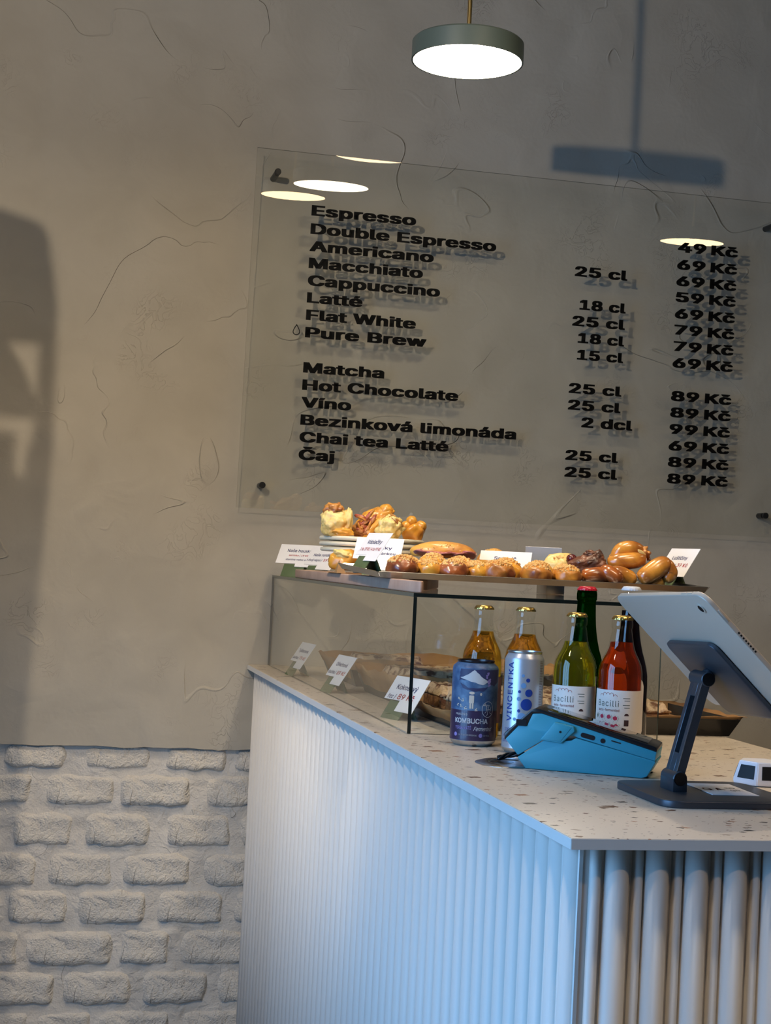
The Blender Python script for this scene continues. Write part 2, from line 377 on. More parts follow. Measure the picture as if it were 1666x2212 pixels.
def cut_strips(p, step=0.0030):
    """cut a flat outline into narrow upright strips so that it can follow a curved face"""
    x0, x1 = min(a for a, b in p), max(a for a, b in p)
    if x1 - x0 <= step * 1.3: return [p]
    def clip(q, xc, keep):
        out = []
        for k in range(len(q)):
            a, b = q[k - 1], q[k]; ia, ib = (a[0] - xc) * keep >= 0, (b[0] - xc) * keep >= 0
            if ia != ib: t = (xc - a[0]) / (b[0] - a[0]); out.append((xc, a[1] + (b[1] - a[1]) * t))
            if ib: out.append(b)
        return out
    n = int(math.ceil((x1 - x0) / step)); res = []
    for k in range(n):
        q = clip(clip(p, x0 + (x1 - x0) * k / n, 1), x0 + (x1 - x0) * (k + 1) / n, -1)
        if len(q) > 2: res.append(q)
    return res
def polys_on(name, polys, f3, mat, parent):
    vs = []; fs = []; polys = [q for p in polys for q in cut_strips(p)]
    for p in polys:
        fs.append(tuple(range(len(vs), len(vs) + len(p)))); vs += [f3(a, b) for a, b in p]
    return from_pd(name, vs, fs, mat, parent)
def disc(cx, cy, rx, ry=None, n=16, wob=0.0, seed=0):
    rnd = random.Random(seed); ry = ry or rx
    return [(cx + rx * (1 + wob * rnd.uniform(-1, 1)) * math.cos(2 * PI * i / n), cy + ry * (1 + wob * rnd.uniform(-1, 1)) * math.sin(2 * PI * i / n)) for i in range(n)]
def strokes(path, wd):
    out = []
    for (x0, y0), (x1, y1) in zip(path, path[1:]):
        L = math.hypot(x1 - x0, y1 - y0) or 1e-9; nx, ny = -(y1 - y0) / L * wd / 2, (x1 - x0) / L * wd / 2
        out.append([(x0 + nx, y0 + ny), (x0 - nx, y0 - ny), (x1 - nx, y1 - ny), (x1 + nx, y1 + ny)])
    return out
def blob(name, mat, parent=None, loc=(0, 0, 0), rot=(0, 0, 0), size=(1, 1, 1), amp=0.1, freq=3.0, seed=0, sub=4, flat=None, ridg=0.0, fn=None):
    bm = bmesh.new(); bmesh.ops.create_icosphere(bm, subdivisions=sub, radius=1.0)
    off = Vector((seed * 7.31, seed * 3.17, seed * 1.93))
    for v in bm.verts:
        p = v.co.copy(); h = noise.noise(p * freq + off) * amp
        if ridg: h += abs(noise.noise(p * freq * 2.1 + off * 2)) * ridg
        q = p * (1 + h)
        if fn: q = fn(q, p)
        if flat is not None and q.z < flat: q.z = flat + (q.z - flat) * 0.12
        v.co = Vector((q.x * size[0], q.y * size[1], q.z * size[2]))
    return from_bm(name, bm, mat, parent, smooth=True, loc=loc, rot=rot)
def cyl(r):   # wrap a flat (s, z) drawing round a cylinder, s=0 facing local -Y
    return lambda s, z: (r * math.sin(s / r), -r * math.cos(s / r), z)
def wrap_patch(name, r, s0, s1, z0, z1, mat, parent, n=24, top=None):
    f = cyl(r); vs = []; fs = []
    for i in range(n + 1):
        s = s0 + (s1 - s0) * i / n; dz = top(i / n) if top else 0
        vs += [f(s, z0 + (dz if top else 0)), f(s, z1 - (dz if top else 0))]
    for i in range(n): fs.append((2 * i, 2 * i + 2, 2 * i + 3, 2 * i + 1))
    return from_pd(name, vs, fs, mat, parent, smooth=True)

# ================================================================== SETTING (z is measured from the worktop; everything is lifted by Z0 at the end)
def plaster():
    rnd = random.Random(4); poly = [(-2.0, 2.1), (4.0, 2.1), (4.0, -1.05), (0.2, -1.05), (0.2, -0.2125)]
    x = 0.2
    while x > -1.62:
        x -= rnd.uniform(0.012, 0.03)
        poly.append((x, -0.2125 + 0.004 * noise.noise((x * 9, 0, 0)) + 0.0035 * noise.noise((x * 40, 3, 0)) + (x * -0.002)))
    poly += [(-1.62, -1.05), (-2.0, -1.05)]
    return prism('wall_back', poly, 0.0, 0.14, PLASTER)
wall = tag(plaster(), kind='structure')
bx('brick_backing', (-1.70, 0.0165, -1.05), (0.3, 0.13, -0.15), MORTAR, wall)
ROWS = [(0.053, -0.240, [(-0.579, -0.428), (-0.387, -0.224), (-0.189, -0.032), (-0.018, 0.135)]),
        (0.071, -0.320, [(-0.690, -0.503), (-0.476, -0.306), (-0.302, -0.124), (-0.087, 0.08)]),
        (0.076, -0.416, [(-0.714, -0.584), (-0.551, -0.406), (-0.378, -0.216), (-0.182, -0.016), (0.003, 0.144)]),
        (0.074, -0.513, [(-0.644, -0.483), (-0.461, -0.304), (-0.281, -0.111), (-0.081, 0.087)]),
        (0.076, -0.604, [(-0.717, -0.581), (-0.555, -0.403), (-0.384, -0.215), (-0.191, -0.026), (-0.002, 0.155)]),
        (0.078, -0.703, [(-0.669, -0.519), (-0.504, -0.291), (-0.280, -0.155), (-0.132, 0.042)]),
        (0.076, -0.800, [(-0.610, -0.425), (-0.409, -0.240), (-0.218, -0.055), (-0.034, 0.126)]),
        (0.074, -0.896, [(-0.640, -0.480), (-0.466, -0.329), (-0.319, -0.140), (-0.117, 0.053)]),
        (0.074, -0.990, [(-0.700, -0.520), (-0.500, -0.330), (-0.310, -0.130), (-0.110, 0.06)])]
def brick(x0, x1, z, h, seed):
    rnd = random.Random(seed); nx, nz = 15, 8; w_ = x1 - x0; vs = []; fs = []
    cut = [rnd.uniform(0.0, 0.014) for _ in range(4)]; dep = rnd.uniform(0.007, 0.012); x0 -= 0.007; x1 += 0.007; h *= 1.12
    for j in range(nz + 1):
        for i in range(nx + 1):
            a = i / nx * 2 - 1; b = j / nz * 2 - 1
            # superellipse-ish pull of the corners
            k = 1 - 0.05 * (abs(a) ** 4) * (abs(b) ** 4) * 3
            X = a * w_ / 2 * k; Zz = b * h / 2 * k
            P = Vector(((x0 + x1) / 2 + X, seed * 0.7, z + Zz))
            X += noise.noise(P * 28) * 0.009 * abs(a); Zz += noise.noise(P * 30 + Vector((9, 0, 0))) * 0.008 * abs(b)
            edge = max(abs(a), abs(b)); lift = max(0.0, 1 - max(0.0, (edge - 0.72) / 0.28) ** 2)
            if edge > 0.999: y = 0.0215
            else: y = 0.0165 - dep * (0.25 + 0.75 * lift) - noise.noise(P * 22) * 0.004 - noise.noise(P * 60) * 0.0025
            vs.append((X, y, Zz))
    for j in range(nz):
        for i in range(nx):
            q = j * (nx + 1) + i; fs.append((q, q + 1, q + nx + 2, q + nx + 1))
    return from_pd('brick', vs, fs, BRICKM, wall, smooth=True, loc=((x0 + x1) / 2, 0, z))
sd = 0
for h, z, bs in ROWS:
    n_extra = [(bs[0][0] - 0.02 - 0.17 * (k + 1) - 0.012 * k, bs[0][0] - 0.02 - 0.17 * k - 0.012 * k) for k in range(4)]
    for x0, x1 in n_extra + bs:
        sd += 1
        if x0 < 0.13: brick(x0, min(x1, 0.19), z, h, sd)

def panel(name, a, b, mat): return tag(bx(name, a, b, mat), kind='structure')
FLOORM = M('grey_floor', (0.22, 0.20, 0.18), 0.45)
panel('floor', (-2.0, -6.6, -1.15), (4.1, 0.14, -1.05), FLOORM)
panel('ceiling', (-2.0, -6.6, 2.1), (4.1, 0.14, 2.2), ROOMW)
panel('wall_right', (4.0, -6.6, -1.05), (4.1, 0.0, 2.1), ROOMW)
panel('wall_front', (-2.0, -6.6, -1.05), (4.1, -6.5, 2.1), ROOMW)
wl = bmesh.new()
WY0, WY1, WZ0, WZ1 = -3.50, -1.90, -0.42, 1.46
for a, b in (((-2.0, -6.5, -1.05), (-1.9, WY0, 2.1)), ((-2.0, WY1, -1.05), (-1.9, 0.0, 2.1)), ((-2.0, WY0, -1.05), (-1.9, WY1, WZ0)), ((-2.0, WY0, WZ1), (-1.9, WY1, 2.1))):
    box(wl, a, b)
tag(from_bm('wall_left', wl, ROOMW), kind='structure')
win = tag(bx('window_1', (-1.97, WY0, WZ0 - 0.0), (-1.96, WY1, WZ1), thin_glass('window_pane', (0.95, 0.97, 0.96), 1.3)), kind='structure')
for k in range(4):
    y = WY0 + (WY1 - WY0) * k / 3.0; bx('window_bar', (-1.98, y - 0.025, WZ0), (-1.92, y + 0.025, WZ1), M('window_frame_paint', (0.10, 0.10, 0.10), 0.4) if k == 0 else bpy.data.materials['window_frame_paint'], win)
for z in (WZ0 + 0.02, WZ1 - 0.02): bx('window_rail', (-1.98, WY0, z - 0.02), (-1.92, WY1, z + 0.02), bpy.data.materials['window_frame_paint'], win)

# ------------------------------------------------------------------ counter
YF = -2.373; XB = 0.634
ct = tag(empty('counter', (0, 0, -1.05)), 'white counter clad in vertical half-round slats beside the brick wall', 'counter')
bx('carcass', (0.022, -2.345, 0.0), (XB - 0.02, -0.002, 1.037), CREAMF, ct)
def slat_mesh(wd, dp, name):
    n = 12; vs = []; fs = []
    for z in (0.0, 1.0365):
        for i in range(n + 1):
            t = PI * i / n; vs.append((-wd / 2 * math.cos(t), -dp * math.sin(t), z))
    for i in range(n): fs.append((i, i + 1, n + 2 + i, n + 1 + i))
    fs.append(tuple(range(n, -1, -1))); fs.append(tuple(range(n + 1, 2 * n + 2)))
    me = bpy.data.meshes.new(name); me.from_pydata(vs, [], fs); me.materials.append(CREAMF)
    me.polygons.foreach_set('use_smooth', [True] * n + [False] * 2); return me
SW, SN = slat_mesh(0.0278, 0.0125, 'wide_slat'), slat_mesh(0.0128, 0.0065, 'narrow_slat')
def slat(me, name, x, y, rz):
    o = bpy.data.objects.new(name, me); o.location = (x, y, 0); o.rotation_euler = (0, 0, rz); link(o, ct)
PIT = 0.0445
for k in range(14):
    x = 0.061 + k * PIT
    if x < XB - 0.03: slat(SW, 'wide_slat', x, -2.345, 0)
    if x + 0.0235 < XB - 0.03: slat(SN, 'narrow_slat', x + 0.0235, -2.345, 0)
slat(SN, 'narrow_slat', 0.0375, -2.345, 0)
bx('corner_strip', (0.0195, -2.3465, 0.0), (0.0235, -2.342, 1.0372), WHITE, ct)
y = -2.327
while y > -2.34 and y < -0.02:
    slat(SW, 'wide_slat', 0.022, y, R(-90)); slat(SN, 'narrow_slat', 0.022, y + 0.0222, R(-90)); y += PIT
# the worktop has mitred white edges
wtop = tag(bx('worktop', (0.0, YF, -0.0122), (XB, -0.001, 0.0), TERR, bev=0.0012, seg=2), 'speckled beige terrazzo worktop lying on the slatted counter', 'worktop')
bx('edge_band', (-0.0006, YF - 0.0002, -0.0118), (0.0004, -0.001, -0.0010), WHITE, wtop)
bx('edge_band', (0.0, YF - 0.0006, -0.0118), (XB, YF + 0.0004, -0.0010), WHITE, wtop)

# ------------------------------------------------------------------ menu board
TILT = 0.05
mb = tag(empty('menu_board', (0, 0, 0)), 'clear glass drinks menu with black lettering, on black stand-offs from the plaster wall', 'menu board')
# sheet leans a little towards the room at its top
def bp(x, z, d=0.0): return Vector((x, -0.0490 - (z - 0.84) * TILT - d, z))
def sheet(x0, x1, z0, z1, th):
    vs = [tuple(bp(x, z, d)) for d in (th, 0.0) for x, z in ((x0, z0), (x1, z0), (x1, z1), (x0, z1))]
    fs = [(0, 1, 2, 3), (7, 6, 5, 4), (0, 4, 5, 1), (1, 5, 6, 2), (2, 6, 7, 3), (3, 7, 4, 0)]
    return from_pd('glass_sheet', vs, fs, None, mb, mats=[BOARDG, EDGEL], fm=[0, 0, 1, 1, 1, 1])
sheet(-0.0535, 1.400, 0.3874, 1.2738, 0.006)
LINES = ["Espresso", "Double Espresso", "Americano", "Macchiato", "Cappuccino", "Latté", "Flat White", "Pure Brew", None,
         "Matcha", "Hot Chocolate", "Víno", "Bezinková limonáda", "Chai tea Latté", "Čaj"]
LW = [0.2680, 0.4814, 0.3190, 0.2929, 0.3402, 0.1415, 0.2818, 0.3119, 0, 0.2074, 0.4029, 0.1270, 0.5628, 0.3845, 0.0917]
ZT = [1.1205, 1.0754, 1.0325, 0.9905, 0.9475, 0.9049, 0.8620, 0.8187, 0, 0.7314, 0.6885, 0.6451, 0.6016, 0.5587, 0.5150]
ZR = lambda i: ZT[i]
f_sheet = lambda x, z: tuple(bp(x, z, 0.0064))
for i, s in enumerate(LINES):
    if s: text_on('lettering', s, f_sheet, 0.0255, INK, mb, x=0.0900 + 0.0003 * i, z=ZR(i), width=LW[i], heavy=1)
for i, s in ((2, '25 cl'), (4, '18 cl'), (5, '25 cl'), (6, '18 cl'), (7, '15 cl'), (9, '25 cl'), (10, '25 cl'), (11, '2 dcl'), (13, '25 cl'), (14, '25 cl')):
    x0 = {'1': 0.8030, '2': 0.7855}[s[0]] + 0.00052 * i; x1 = 0.9304 + 0.00053 * i
    if s == '2 dcl': x0, x1 = 0.8302, 0.9715
    text_on('lettering', s, f_sheet, 0.0255, INK, mb, x=x0, z=ZR(i), width=x1 - x0, heavy=1)
for i, s in enumerate(('49', '69', '69', '59', '69', '79', '79', '69', None, '89', '89', '99', '69', '89', '89')):
    if s:
        x0 = 1.0662 + 0.00079 * i; x1 = 1.2362 + 0.00097 * i
        text_on('lettering', s, f_sheet, 0.0255, INK, mb, x=x0, z=ZR(i), width=0.0800, heavy=1)
        text_on('lettering', 'Kč', f_sheet, 0.0255, INK, mb, x=x1 - 0.0760, z=ZR(i), width=0.0760, heavy=1)
# the drop before "Pure Brew"
def drop(k):
    pts = []
    for i in range(25):
        t = 2 * PI * i / 24; r = 0.0098 * k
        px, pz = r * math.sin(t), -r * math.cos(t)
        if pz > -0.2 * r: u_ = (pz + 0.2 * r) / (1.2 * r); px *= (1 - u_) ** 0.55 if u_ < 1 else 0; pz = -0.2 * r + u_ * 2.1 * r
        pts.append((0.0700 + px, 0.8315 + pz))
    return pts
o_, i_ = drop(1.0), drop(0.74)
polys_on('drop_icon', [[o_[k], o_[k + 1], i_[k + 1], i_[k]] for k in range(24)], f_sheet, INK, mb)
for x, z in ((-0.0003, 1.2178), (0.0071, 0.4457), (1.3618, 0.4449), (1.3450, 1.2204)):
    y = bp(x, z).y
    lathe('stand_off', [(0, 0.0), (0.0075, 0.0), (0.0075, -y - 0.0005), (0.0, -y - 0.0005)], BLACK, mb, 20, loc=(x, 0, z), rot=(R(90), 0, 0))
    lathe('stand_off_cap', [(0, 0.0), (0.0082, 0.0), (0.0082, 0.0072), (0.0075, 0.0085), (0, 0.0085)], BLACK, mb, 20, loc=(x, y - 0.0062, z), rot=(R(90), 0, 0))

# ------------------------------------------------------------------ pendant lamps
def pendant(loc, label, emit, dia=0.229, rod=0.9, energy=None):
    r = dia / 2
    t = tag(empty('pendant_lamp', loc), label, 'lamp', 'disc pendant lamps')
    lathe('lamp_shade', [(r - 0.0035, 0.0), (r, 0.0), (r, 0.038), (r - 0.004, 0.042), (0.012, 0.042), (0, 0.042)], SHADE, t, 64)
    em = bpy.data.materials.new('lit_diffuser'); em.use_nodes = True; b = em.node_tree.nodes['Principled BSDF']
    b.inputs['Base Color'].default_value = (0.8, 0.8, 0.78, 1); b.inputs['Emission Color'].default_value = rgba(emit[0]); b.inputs['Emission Strength'].default_value = emit[1]
    lathe('diffuser', [(0, 0.0005), (r - 0.0035, 0.0005), (r - 0.0035, 0.010), (0, 0.010)], em, t, 64)
    lathe('lamp_rod', [(0.0, 0.042), (0.0045, 0.042), (0.0045, rod), (0.0, rod)], BRASS, t, 16)
    lathe('ceiling_rose', [(0.0, rod - 0.02), (0.045, rod - 0.02), (0.045, rod), (0.0, rod)], BRASS, t, 24)
    return t
CEIL = 2.1
pendant((0.2686, -0.82, 1.300), 'round green-grey pendant lamp on brass rod hanging above the menu board', ((1.0, 0.84, 0.60), 34.0), rod=CEIL - 1.30)
pendant((-1.06, -0.82, 1.300), 'pendant lamp left of the view, in line with the lamp above the menu board', ((1.0, 0.84, 0.64), 38.0), rod=CEIL - 1.30)
pendant((0.2823, -1.6239, 1.364), 'pendant lamp seen only as the lower yellow reflection at the left of the menu glass', ((1.0, 0.72, 0.40), 20.0), rod=CEIL - 1.364)
pendant((1.6808, -1.4196, 1.318), 'pendant lamp seen only as the reflection above the price column of the menu glass', ((1.0, 0.72, 0.40), 20.0), rod=CEIL - 1.318)
pendant((0.7456, -2.5438, 1.676), 'pendant lamp seen only as the cut reflection at the top edge of the menu glass', ((1.0, 0.72, 0.42), 20.0), dia=0.34, rod=CEIL - 1.676)

# ------------------------------------------------------------------ glass display case
XC, YC, HC, XR = 0.0499, -1.4634, 0.2243, 0.4765
dc = tag(empty('display_case', (XC, YC, 0.0)), 'frameless glass display case with dark edges standing on the worktop', 'display case')
def pane(name, a, b, fm):
    a = Vector(a) - Vector((XC, YC, 0)); b = Vector(b) - Vector((XC, YC, 0))
    vs = [(x, y, z) for x in (a.x, b.x) for y in (a.y, b.y) for z in (a.z, b.z)]
    fs = [(0, 1, 3, 2), (4, 6, 7, 5), (0, 4, 5, 1), (2, 3, 7, 6), (0, 2, 6, 4), (1, 5, 7, 3)]   # -x +x -y +y -z +z
    return from_pd(name, vs, fs, None, dc, mats=[GLASS, EDGED, EDGEG], fm=fm)
pane('side_pane', (XC, YC, 0.0005), (XC + 0.0055, -0.004, HC - 0.0062), [0, 0, 1, 1, 2, 2])
pane('front_pane', (XC + 0.006, YC + 0.0005, 0.0005), (XR, YC + 0.006, HC - 0.0062), [1, 2, 0, 0, 2, 2])
pane('top_pane', (XC - 0.0002, YC - 0.0002, HC - 0.006), (XR, -0.004, HC), [2, 2, 1, 1, 0, 0])

# ================================================================== DRINKS ON THE WORKTOP
def toward_cam(x, y): return math.atan2((-0.562 - x), (y + 3.901))   # rotation so that local -Y faces the camera
LIQ = {}
CAPG = M('gold_cap', (0.75, 0.52, 0.16), 0.28, metal=1.0)
CAPR = M('red_cap', (0.55, 0.01, 0.03), 0.3, coat=0.4)
CAPW = M('white_cap', (0.62, 0.66, 0.72), 0.35)
NECKG = thin_glass('bottle_glass', (0.96, 0.97, 0.96), 1.5)
LABEL = M('label_paper', (0.80, 0.73, 0.66), 0.55)
DKGREY = M('grey_green_print', (0.10, 0.11, 0.08), 0.6)
REDP = M('rust_print', (0.42, 0.08, 0.05), 0.6)
def crown_cap(parent, z, mat, r=0.0135):
    def fr(k, i): return 1.0 + (0.045 if i % 3 == 0 else -0.02) if k in (0, 1) else 1.0
    lathe('crown_cap', [(r + 0.0015, 0.0), (r + 0.0018, 0.0012), (r, 0.0048), (r - 0.0015, 0.0062), (0.006, 0.0068), (0, 0.0068)], mat, parent, 63, loc=(0, 0, z), angle=50, fr=fr)
def inner(prof, t, ztop):
    out = [(0, 0.004)]
    for r, z in prof:
        if r > 0.001: out.append((max(r - t, 0.001), max(z, 0.004)))
    res = []
    for (r0, z0), (r1, z1) in zip(out, out[1:]):
        res.append((r0, z0))
        if z0 <= ztop < z1:
            k = (ztop - z0) / (z1 - z0); res.append((r0 + (r1 - r0) * k, ztop)); break
    res.append((0, ztop)); return res
BODY = [(0, 0.001), (0.026, 0.0), (0.0305, 0.003), (0.032, 0.008), (0.0322, 0.118), (0.0318, 0.130), (0.0298, 0.140), (0.0262, 0.148), (0.0225, 0.155),
        (0.0192, 0.163), (0.0172, 0.172), (0.0156, 0.182), (0.0143, 0.1895), (0.0140, 0.191), (0.0152, 0.1935), (0.0155, 0.198), (0.0150, 0.203), (0.0136, 0.2055), (0.0130, 0.2100), (0, 0.2105)]
def bottle(name, x, y, label, cat, liq, level, cap, prof=BODY, group=None, glass=None, rz=None, height=0.216):
    t = tag(empty(name, (x, y, 0.0), rz if rz is not None else toward_cam(x, y)), label, cat, group)
    lathe('bottle_glass', prof, glass or NECKG, t, 48, angle=60)
    if liq: lathe('drink', inner(prof, 0.0016, level), liq, t, 48, angle=60)
    crown_cap(t, height - 0.0115, cap)
    return t
AMBER = real_glass('amber_drink', (0.96, 0.68, 0.20)); LIME = real_glass('lime_drink', (0.78, 0.82, 0.17)); ROSE = real_glass('rose_drink', (0.88, 0.27, 0.07))
GRP = 'small capped lemonade bottles'
b1 = bottle('drink_bottle', 0.1545, -1.5085, 'gold-capped bottle of amber drink standing behind the dark blue can', 'bottle', AMBER, 0.170, CAPG)
b2 = bottle('drink_bottle', 0.2225, -1.5125, 'gold-capped bottle of amber drink standing behind the slim silver can', 'bottle', AMBER, 0.168, CAPG)
b3 = bottle('drink_bottle', 0.2440, -1.6900, 'gold-capped bottle of lime-yellow drink with fruit label, left of the pink one', 'bottle', LIME, 0.168, CAPG)
b4 = bottle('drink_bottle', 0.2950, -1.7420, 'gold-capped bottle of pinkish red drink with berry label behind the card terminal', 'bottle', ROSE, 0.172, CAPG)
wrap_patch('label', 0.0325, 0.006, 0.085, 0.028, 0.096, M('plum_label', (0.14, 0.085, 0.10), 0.6), b2)
wrap_patch('label', 0.0325, -0.02, 0.085, 0.028, 0.100, bpy.data.materials['plum_label'], b1)
def fruit_label(t, yel, seed):
    r = 0.0326; lb = wrap_patch('label', r, -0.052, 0.046, 0.022, 0.104, LABEL, t, 36)
    f = cyl(r + 0.0002); g = cyl(r + 0.0004)
    text_on('lettering', 'Bacilli', f, 0.0085, DKGREY, lb, x=-0.0345, z=0.0805, width=0.0345, bold=0.0, space=1.15)
    text_on('lettering', 'lacto-fermented', f, 0.0036, REDP, lb, x=-0.0335, z=0.0735, width=0.0345, bold=0.01)
    arc = []
    for k in range(5):
        for q in range(7):
            a = PI - PI * q / 6; arc.append((-0.0275 + k * 0.0055 + 0.0028 * math.cos(a), 0.0950 + 0.0028 * math.sin(a) + (0.0022 if 0 < k < 4 else 0)))
    polys_on('cloud_line', strokes(arc, 0.0006), f, REDP, lb)
    rnd = random.Random(seed); cols = {}
    for nm, c in (('berry_print', (0.55, 0.02, 0.07)), ('tomato_print', (0.70, 0.07, 0.02)), ('lemon_print', (0.80, 0.47, 0.03)), ('leaf_print', (0.04, 0.09, 0.03))):
        cols[nm] = bpy.data.materials.get(nm) or M(nm, c, 0.6)
    P = {k: [] for k in cols}; squig = []
    spots = [(-0.036, 0.066), (-0.026, 0.0655), (-0.014, 0.0655), (-0.0045, 0.064), (-0.034, 0.054), (-0.023, 0.055), (-0.0125, 0.0525), (-0.003, 0.053), (-0.036, 0.043), (-0.026, 0.042), (-0.015, 0.041), (-0.004, 0.041), (-0.03, 0.031), (-0.018, 0.030), (-0.007, 0.031)]
    for i, (s, z) in enumerate(spots):
        k = (['tomato_print', 'lemon_print', 'lemon_print', 'lemon_print'] if yel else ['berry_print', 'berry_print', 'leaf_print', 'berry_print', 'lemon_print'])[(i * 3 + seed) % (4 if yel else 5)]
        if k == 'leaf_print': P[k].append([(s - 0.0018, z), (s, z - 0.004), (s + 0.0018, z), (s, z + 0.0042)])
        else:
            P[k].append(disc(s, z, 0.0032, 0.0030 if k != 'lemon_print' else 0.0025, 12, 0.10, i))
            P['leaf_print'].append([(s - 0.0004, z + 0.0026), (s + 0.0004, z + 0.0026), (s + 0.0014, z + 0.0045)])
        x0 = s + 0.0045; squig += strokes([(x0 + 0.0008 * math.sin(q * 1.6 + i), z - 0.004 + q * 0.0012) for q in range(7)], 0.0003)
        squig += [disc(s + rnd.uniform(-0.005, 0.005), z + rnd.uniform(-0.006, 0.006), 0.00035, n=5) for _ in range(4)]
    for k, v in P.items():
        if v: polys_on('fruit_print', v, f, cols[k], lb)
    polys_on('fine_print', squig, f, DKGREY, lb)
    fine = []
    for k in range(4): fine += strokes([(0.006 + (k % 2) * 0.002, 0.093 - k * 0.0035 - (0.003 if k > 1 else 0)), (0.0165, 0.093 - k * 0.0035 - (0.003 if k > 1 else 0))], 0.0008)
    for k in range(9): fine += strokes([(0.0075, 0.048 - k * 0.0026), (0.0165 - (k % 3) * 0.0015, 0.048 - k * 0.0026)], 0.0007)
    polys_on('fine_print', fine, f, DKGREY, lb)
    polys_on('emblem_print', [rrect(0.0085, 0.0535, 0.0155, 0.0620, 0.0003, 1), disc(0.012, 0.068, 0.0036, 0.0036, 14)[:8]], f, M('dark_emblem', (0.05, 0.02, 0.02), 0.6) if seed == 1 else bpy.data.materials['dark_emblem'], lb)
fruit_label(b3, True, 1); fruit_label(b4, False, 2)

TALL = [(0, 0.001), (0.027, 0.0), (0.0315, 0.004), (0.0320, 0.100), (0.0315, 0.115), (0.0295, 0.127), (0.0262, 0.140), (0.0228, 0.151), (0.0200, 0.163), (0.0178, 0.175),
        (0.0162, 0.188), (0.0152, 0.202), (0.0146, 0.218), (0.0143, 0.226), (0.0158, 0.2285), (0.0160, 0.237), (0.0152, 0.2415), (0.0136, 0.2435), (0.0130, 0.2475), (0, 0.248)]
GRN = real_glass('green_bottle_glass', (0.035, 0.19, 0.02), 1.40); DRK = real_glass('dark_red_drink', (0.10, 0.006, 0.008), 1.36)
bg_ = bottle('green_bottle', 0.3060, -1.5600, 'taller green glass bottle with red crown cap behind the lime drink', 'bottle', None, 0, CAPR, TALL, glass=GRN, height=0.254)
bd_ = bottle('dark_bottle', 0.3640, -1.6000, 'taller dark red bottle with white crown cap behind the tablet', 'bottle', DRK, 0.215, CAPW, TALL, height=0.2575)
r = 0.0325
lb = from_pd('label', [cyl(r)(0.022 * 1 + a, z) for a, z in []], [], LABEL, bd_) if False else None
def rounded_label(t, s0, s1, z0, z1, rr):
    n = 20; f = cyl(r); vs = []; fs = []
    for i in range(n + 1):
        s = s0 + (s1 - s0) * i / n; e = min(s - s0, s1 - s); d = 0.0
        if e < rr: d = rr - math.sqrt(max(0.0, rr * rr - (rr - e) ** 2))
        vs += [f(s, z0 + d), f(s, z1 - d)]
    for i in range(n): fs.append((2 * i, 2 * i + 2, 2 * i + 3, 2 * i + 1))
    return from_pd('label', vs, fs, LABEL, t, smooth=True)
lb = rounded_label(bd_, -0.030, 0.0285, 0.020, 0.112, 0.012)
PURP = M('purple_print', (0.20, 0.05, 0.11), 0.6); f = cyl(r + 0.0003)
polys_on('script_lettering', strokes([(0.0060, 0.0835), (0.0062, 0.060), (0.0075, 0.056), (0.0105, 0.0545), (0.0140, 0.057), (0.0165, 0.062)], 0.0019)
         + strokes([(0.0030, 0.0735), (0.0105, 0.0735)], 0.0018) + strokes([(0.0172, 0.0800), (0.0172, 0.060), (0.0168, 0.048), (0.0145, 0.040), (0.0090, 0.033), (0.0030, 0.0290)], 0.0019), f, PURP, lb)

# ---- cans
ALU = M('aluminium', (0.66, 0.67, 0.68), 0.3, metal=1.0)
def can(name, x, y, label, r, h, mat, topcol, baseh, neck):
    t = tag(empty(name, (x, y, 0.0), toward_cam(x, y)), label, 'can')
    lathe('can_body', [(r, baseh), (r, h - 0.0125), (r - 0.0012, h - 0.009), (neck, h - 0.0035)], mat, t, 56, angle=60)
    lathe('can_base', [(0, 0.003), (r - 0.010, 0.001), (r - 0.0085, 0.0), (r - 0.0065, 0.001), (r - 0.0018, baseh - 0.004), (r, baseh)], ALU, t, 56, angle=60)
    lathe('can_rim', [(neck, h - 0.0035), (neck + 0.0012, h - 0.0015), (neck + 0.0010, h), (neck - 0.0006, h), (neck - 0.0016, h - 0.004), (0, h - 0.004)], topcol, t, 56, angle=60)
    bm = bmesh.new(); box(bm, (-0.007, -0.010, h - 0.0045), (0.007, 0.012, h - 0.0028), 0.0007); from_bm('ring_pull', bm, topcol, t)
    return t
NVYC = M('can_navy', (0.030, 0.018, 0.060), 0.4, coat=0.3); BLUE = M('can_blue', (0.035, 0.085, 0.19), 0.42, vary=((0.09, 0.17, 0.29), 70, 0.42, 0.62))
k1 = can('drink_can', 0.1227, -1.5850, 'dark blue and purple can with white mountain drawing, before the display case', 0.0350, 0.1290, BLUE, M('can_black', (0.01, 0.01, 0.015), 0.25), 0.009, 0.0275)
rr = 0.0350; f = cyl(rr + 0.0002); g = cyl(rr + 0.0004); g2 = cyl(rr + 0.0006)
wrap_patch('purple_band', rr + 0.0002, -0.1095, 0.1095, 0.0095, 0.0545, NVYC, k1, 64)
WHP = M('white_print', (0.62, 0.62, 0.64), 0.55); LAV = M('lavender_print', (0.26, 0.21, 0.50), 0.6); LBL = M('snow_print', (0.50, 0.53, 0.55), 0.6); DKB = M('deep_blue_print', (0.03, 0.035, 0.10), 0.5)
def blobpoly(pts, wob, seed, n=3):
    rnd = random.Random(seed); out = []
    for (x0, y0), (x1, y1) in zip(pts, pts[1:] + pts[:1]):
        for q in range(n): out.append((x0 + (x1 - x0) * q / n + rnd.uniform(-wob, wob), y0 + (y1 - y0) * q / n + rnd.uniform(-wob, wob)))
    return out
polys_on('night_sky', [blobpoly([(-0.024, 0.1165), (0.046, 0.1165), (0.046, 0.098), (0.034, 0.092), (0.020, 0.0965), (0.004, 0.099), (-0.012, 0.1005), (-0.0265, 0.099)], 0.0007, 3, 6)], cyl(rr + 0.0003), DKB, k1)
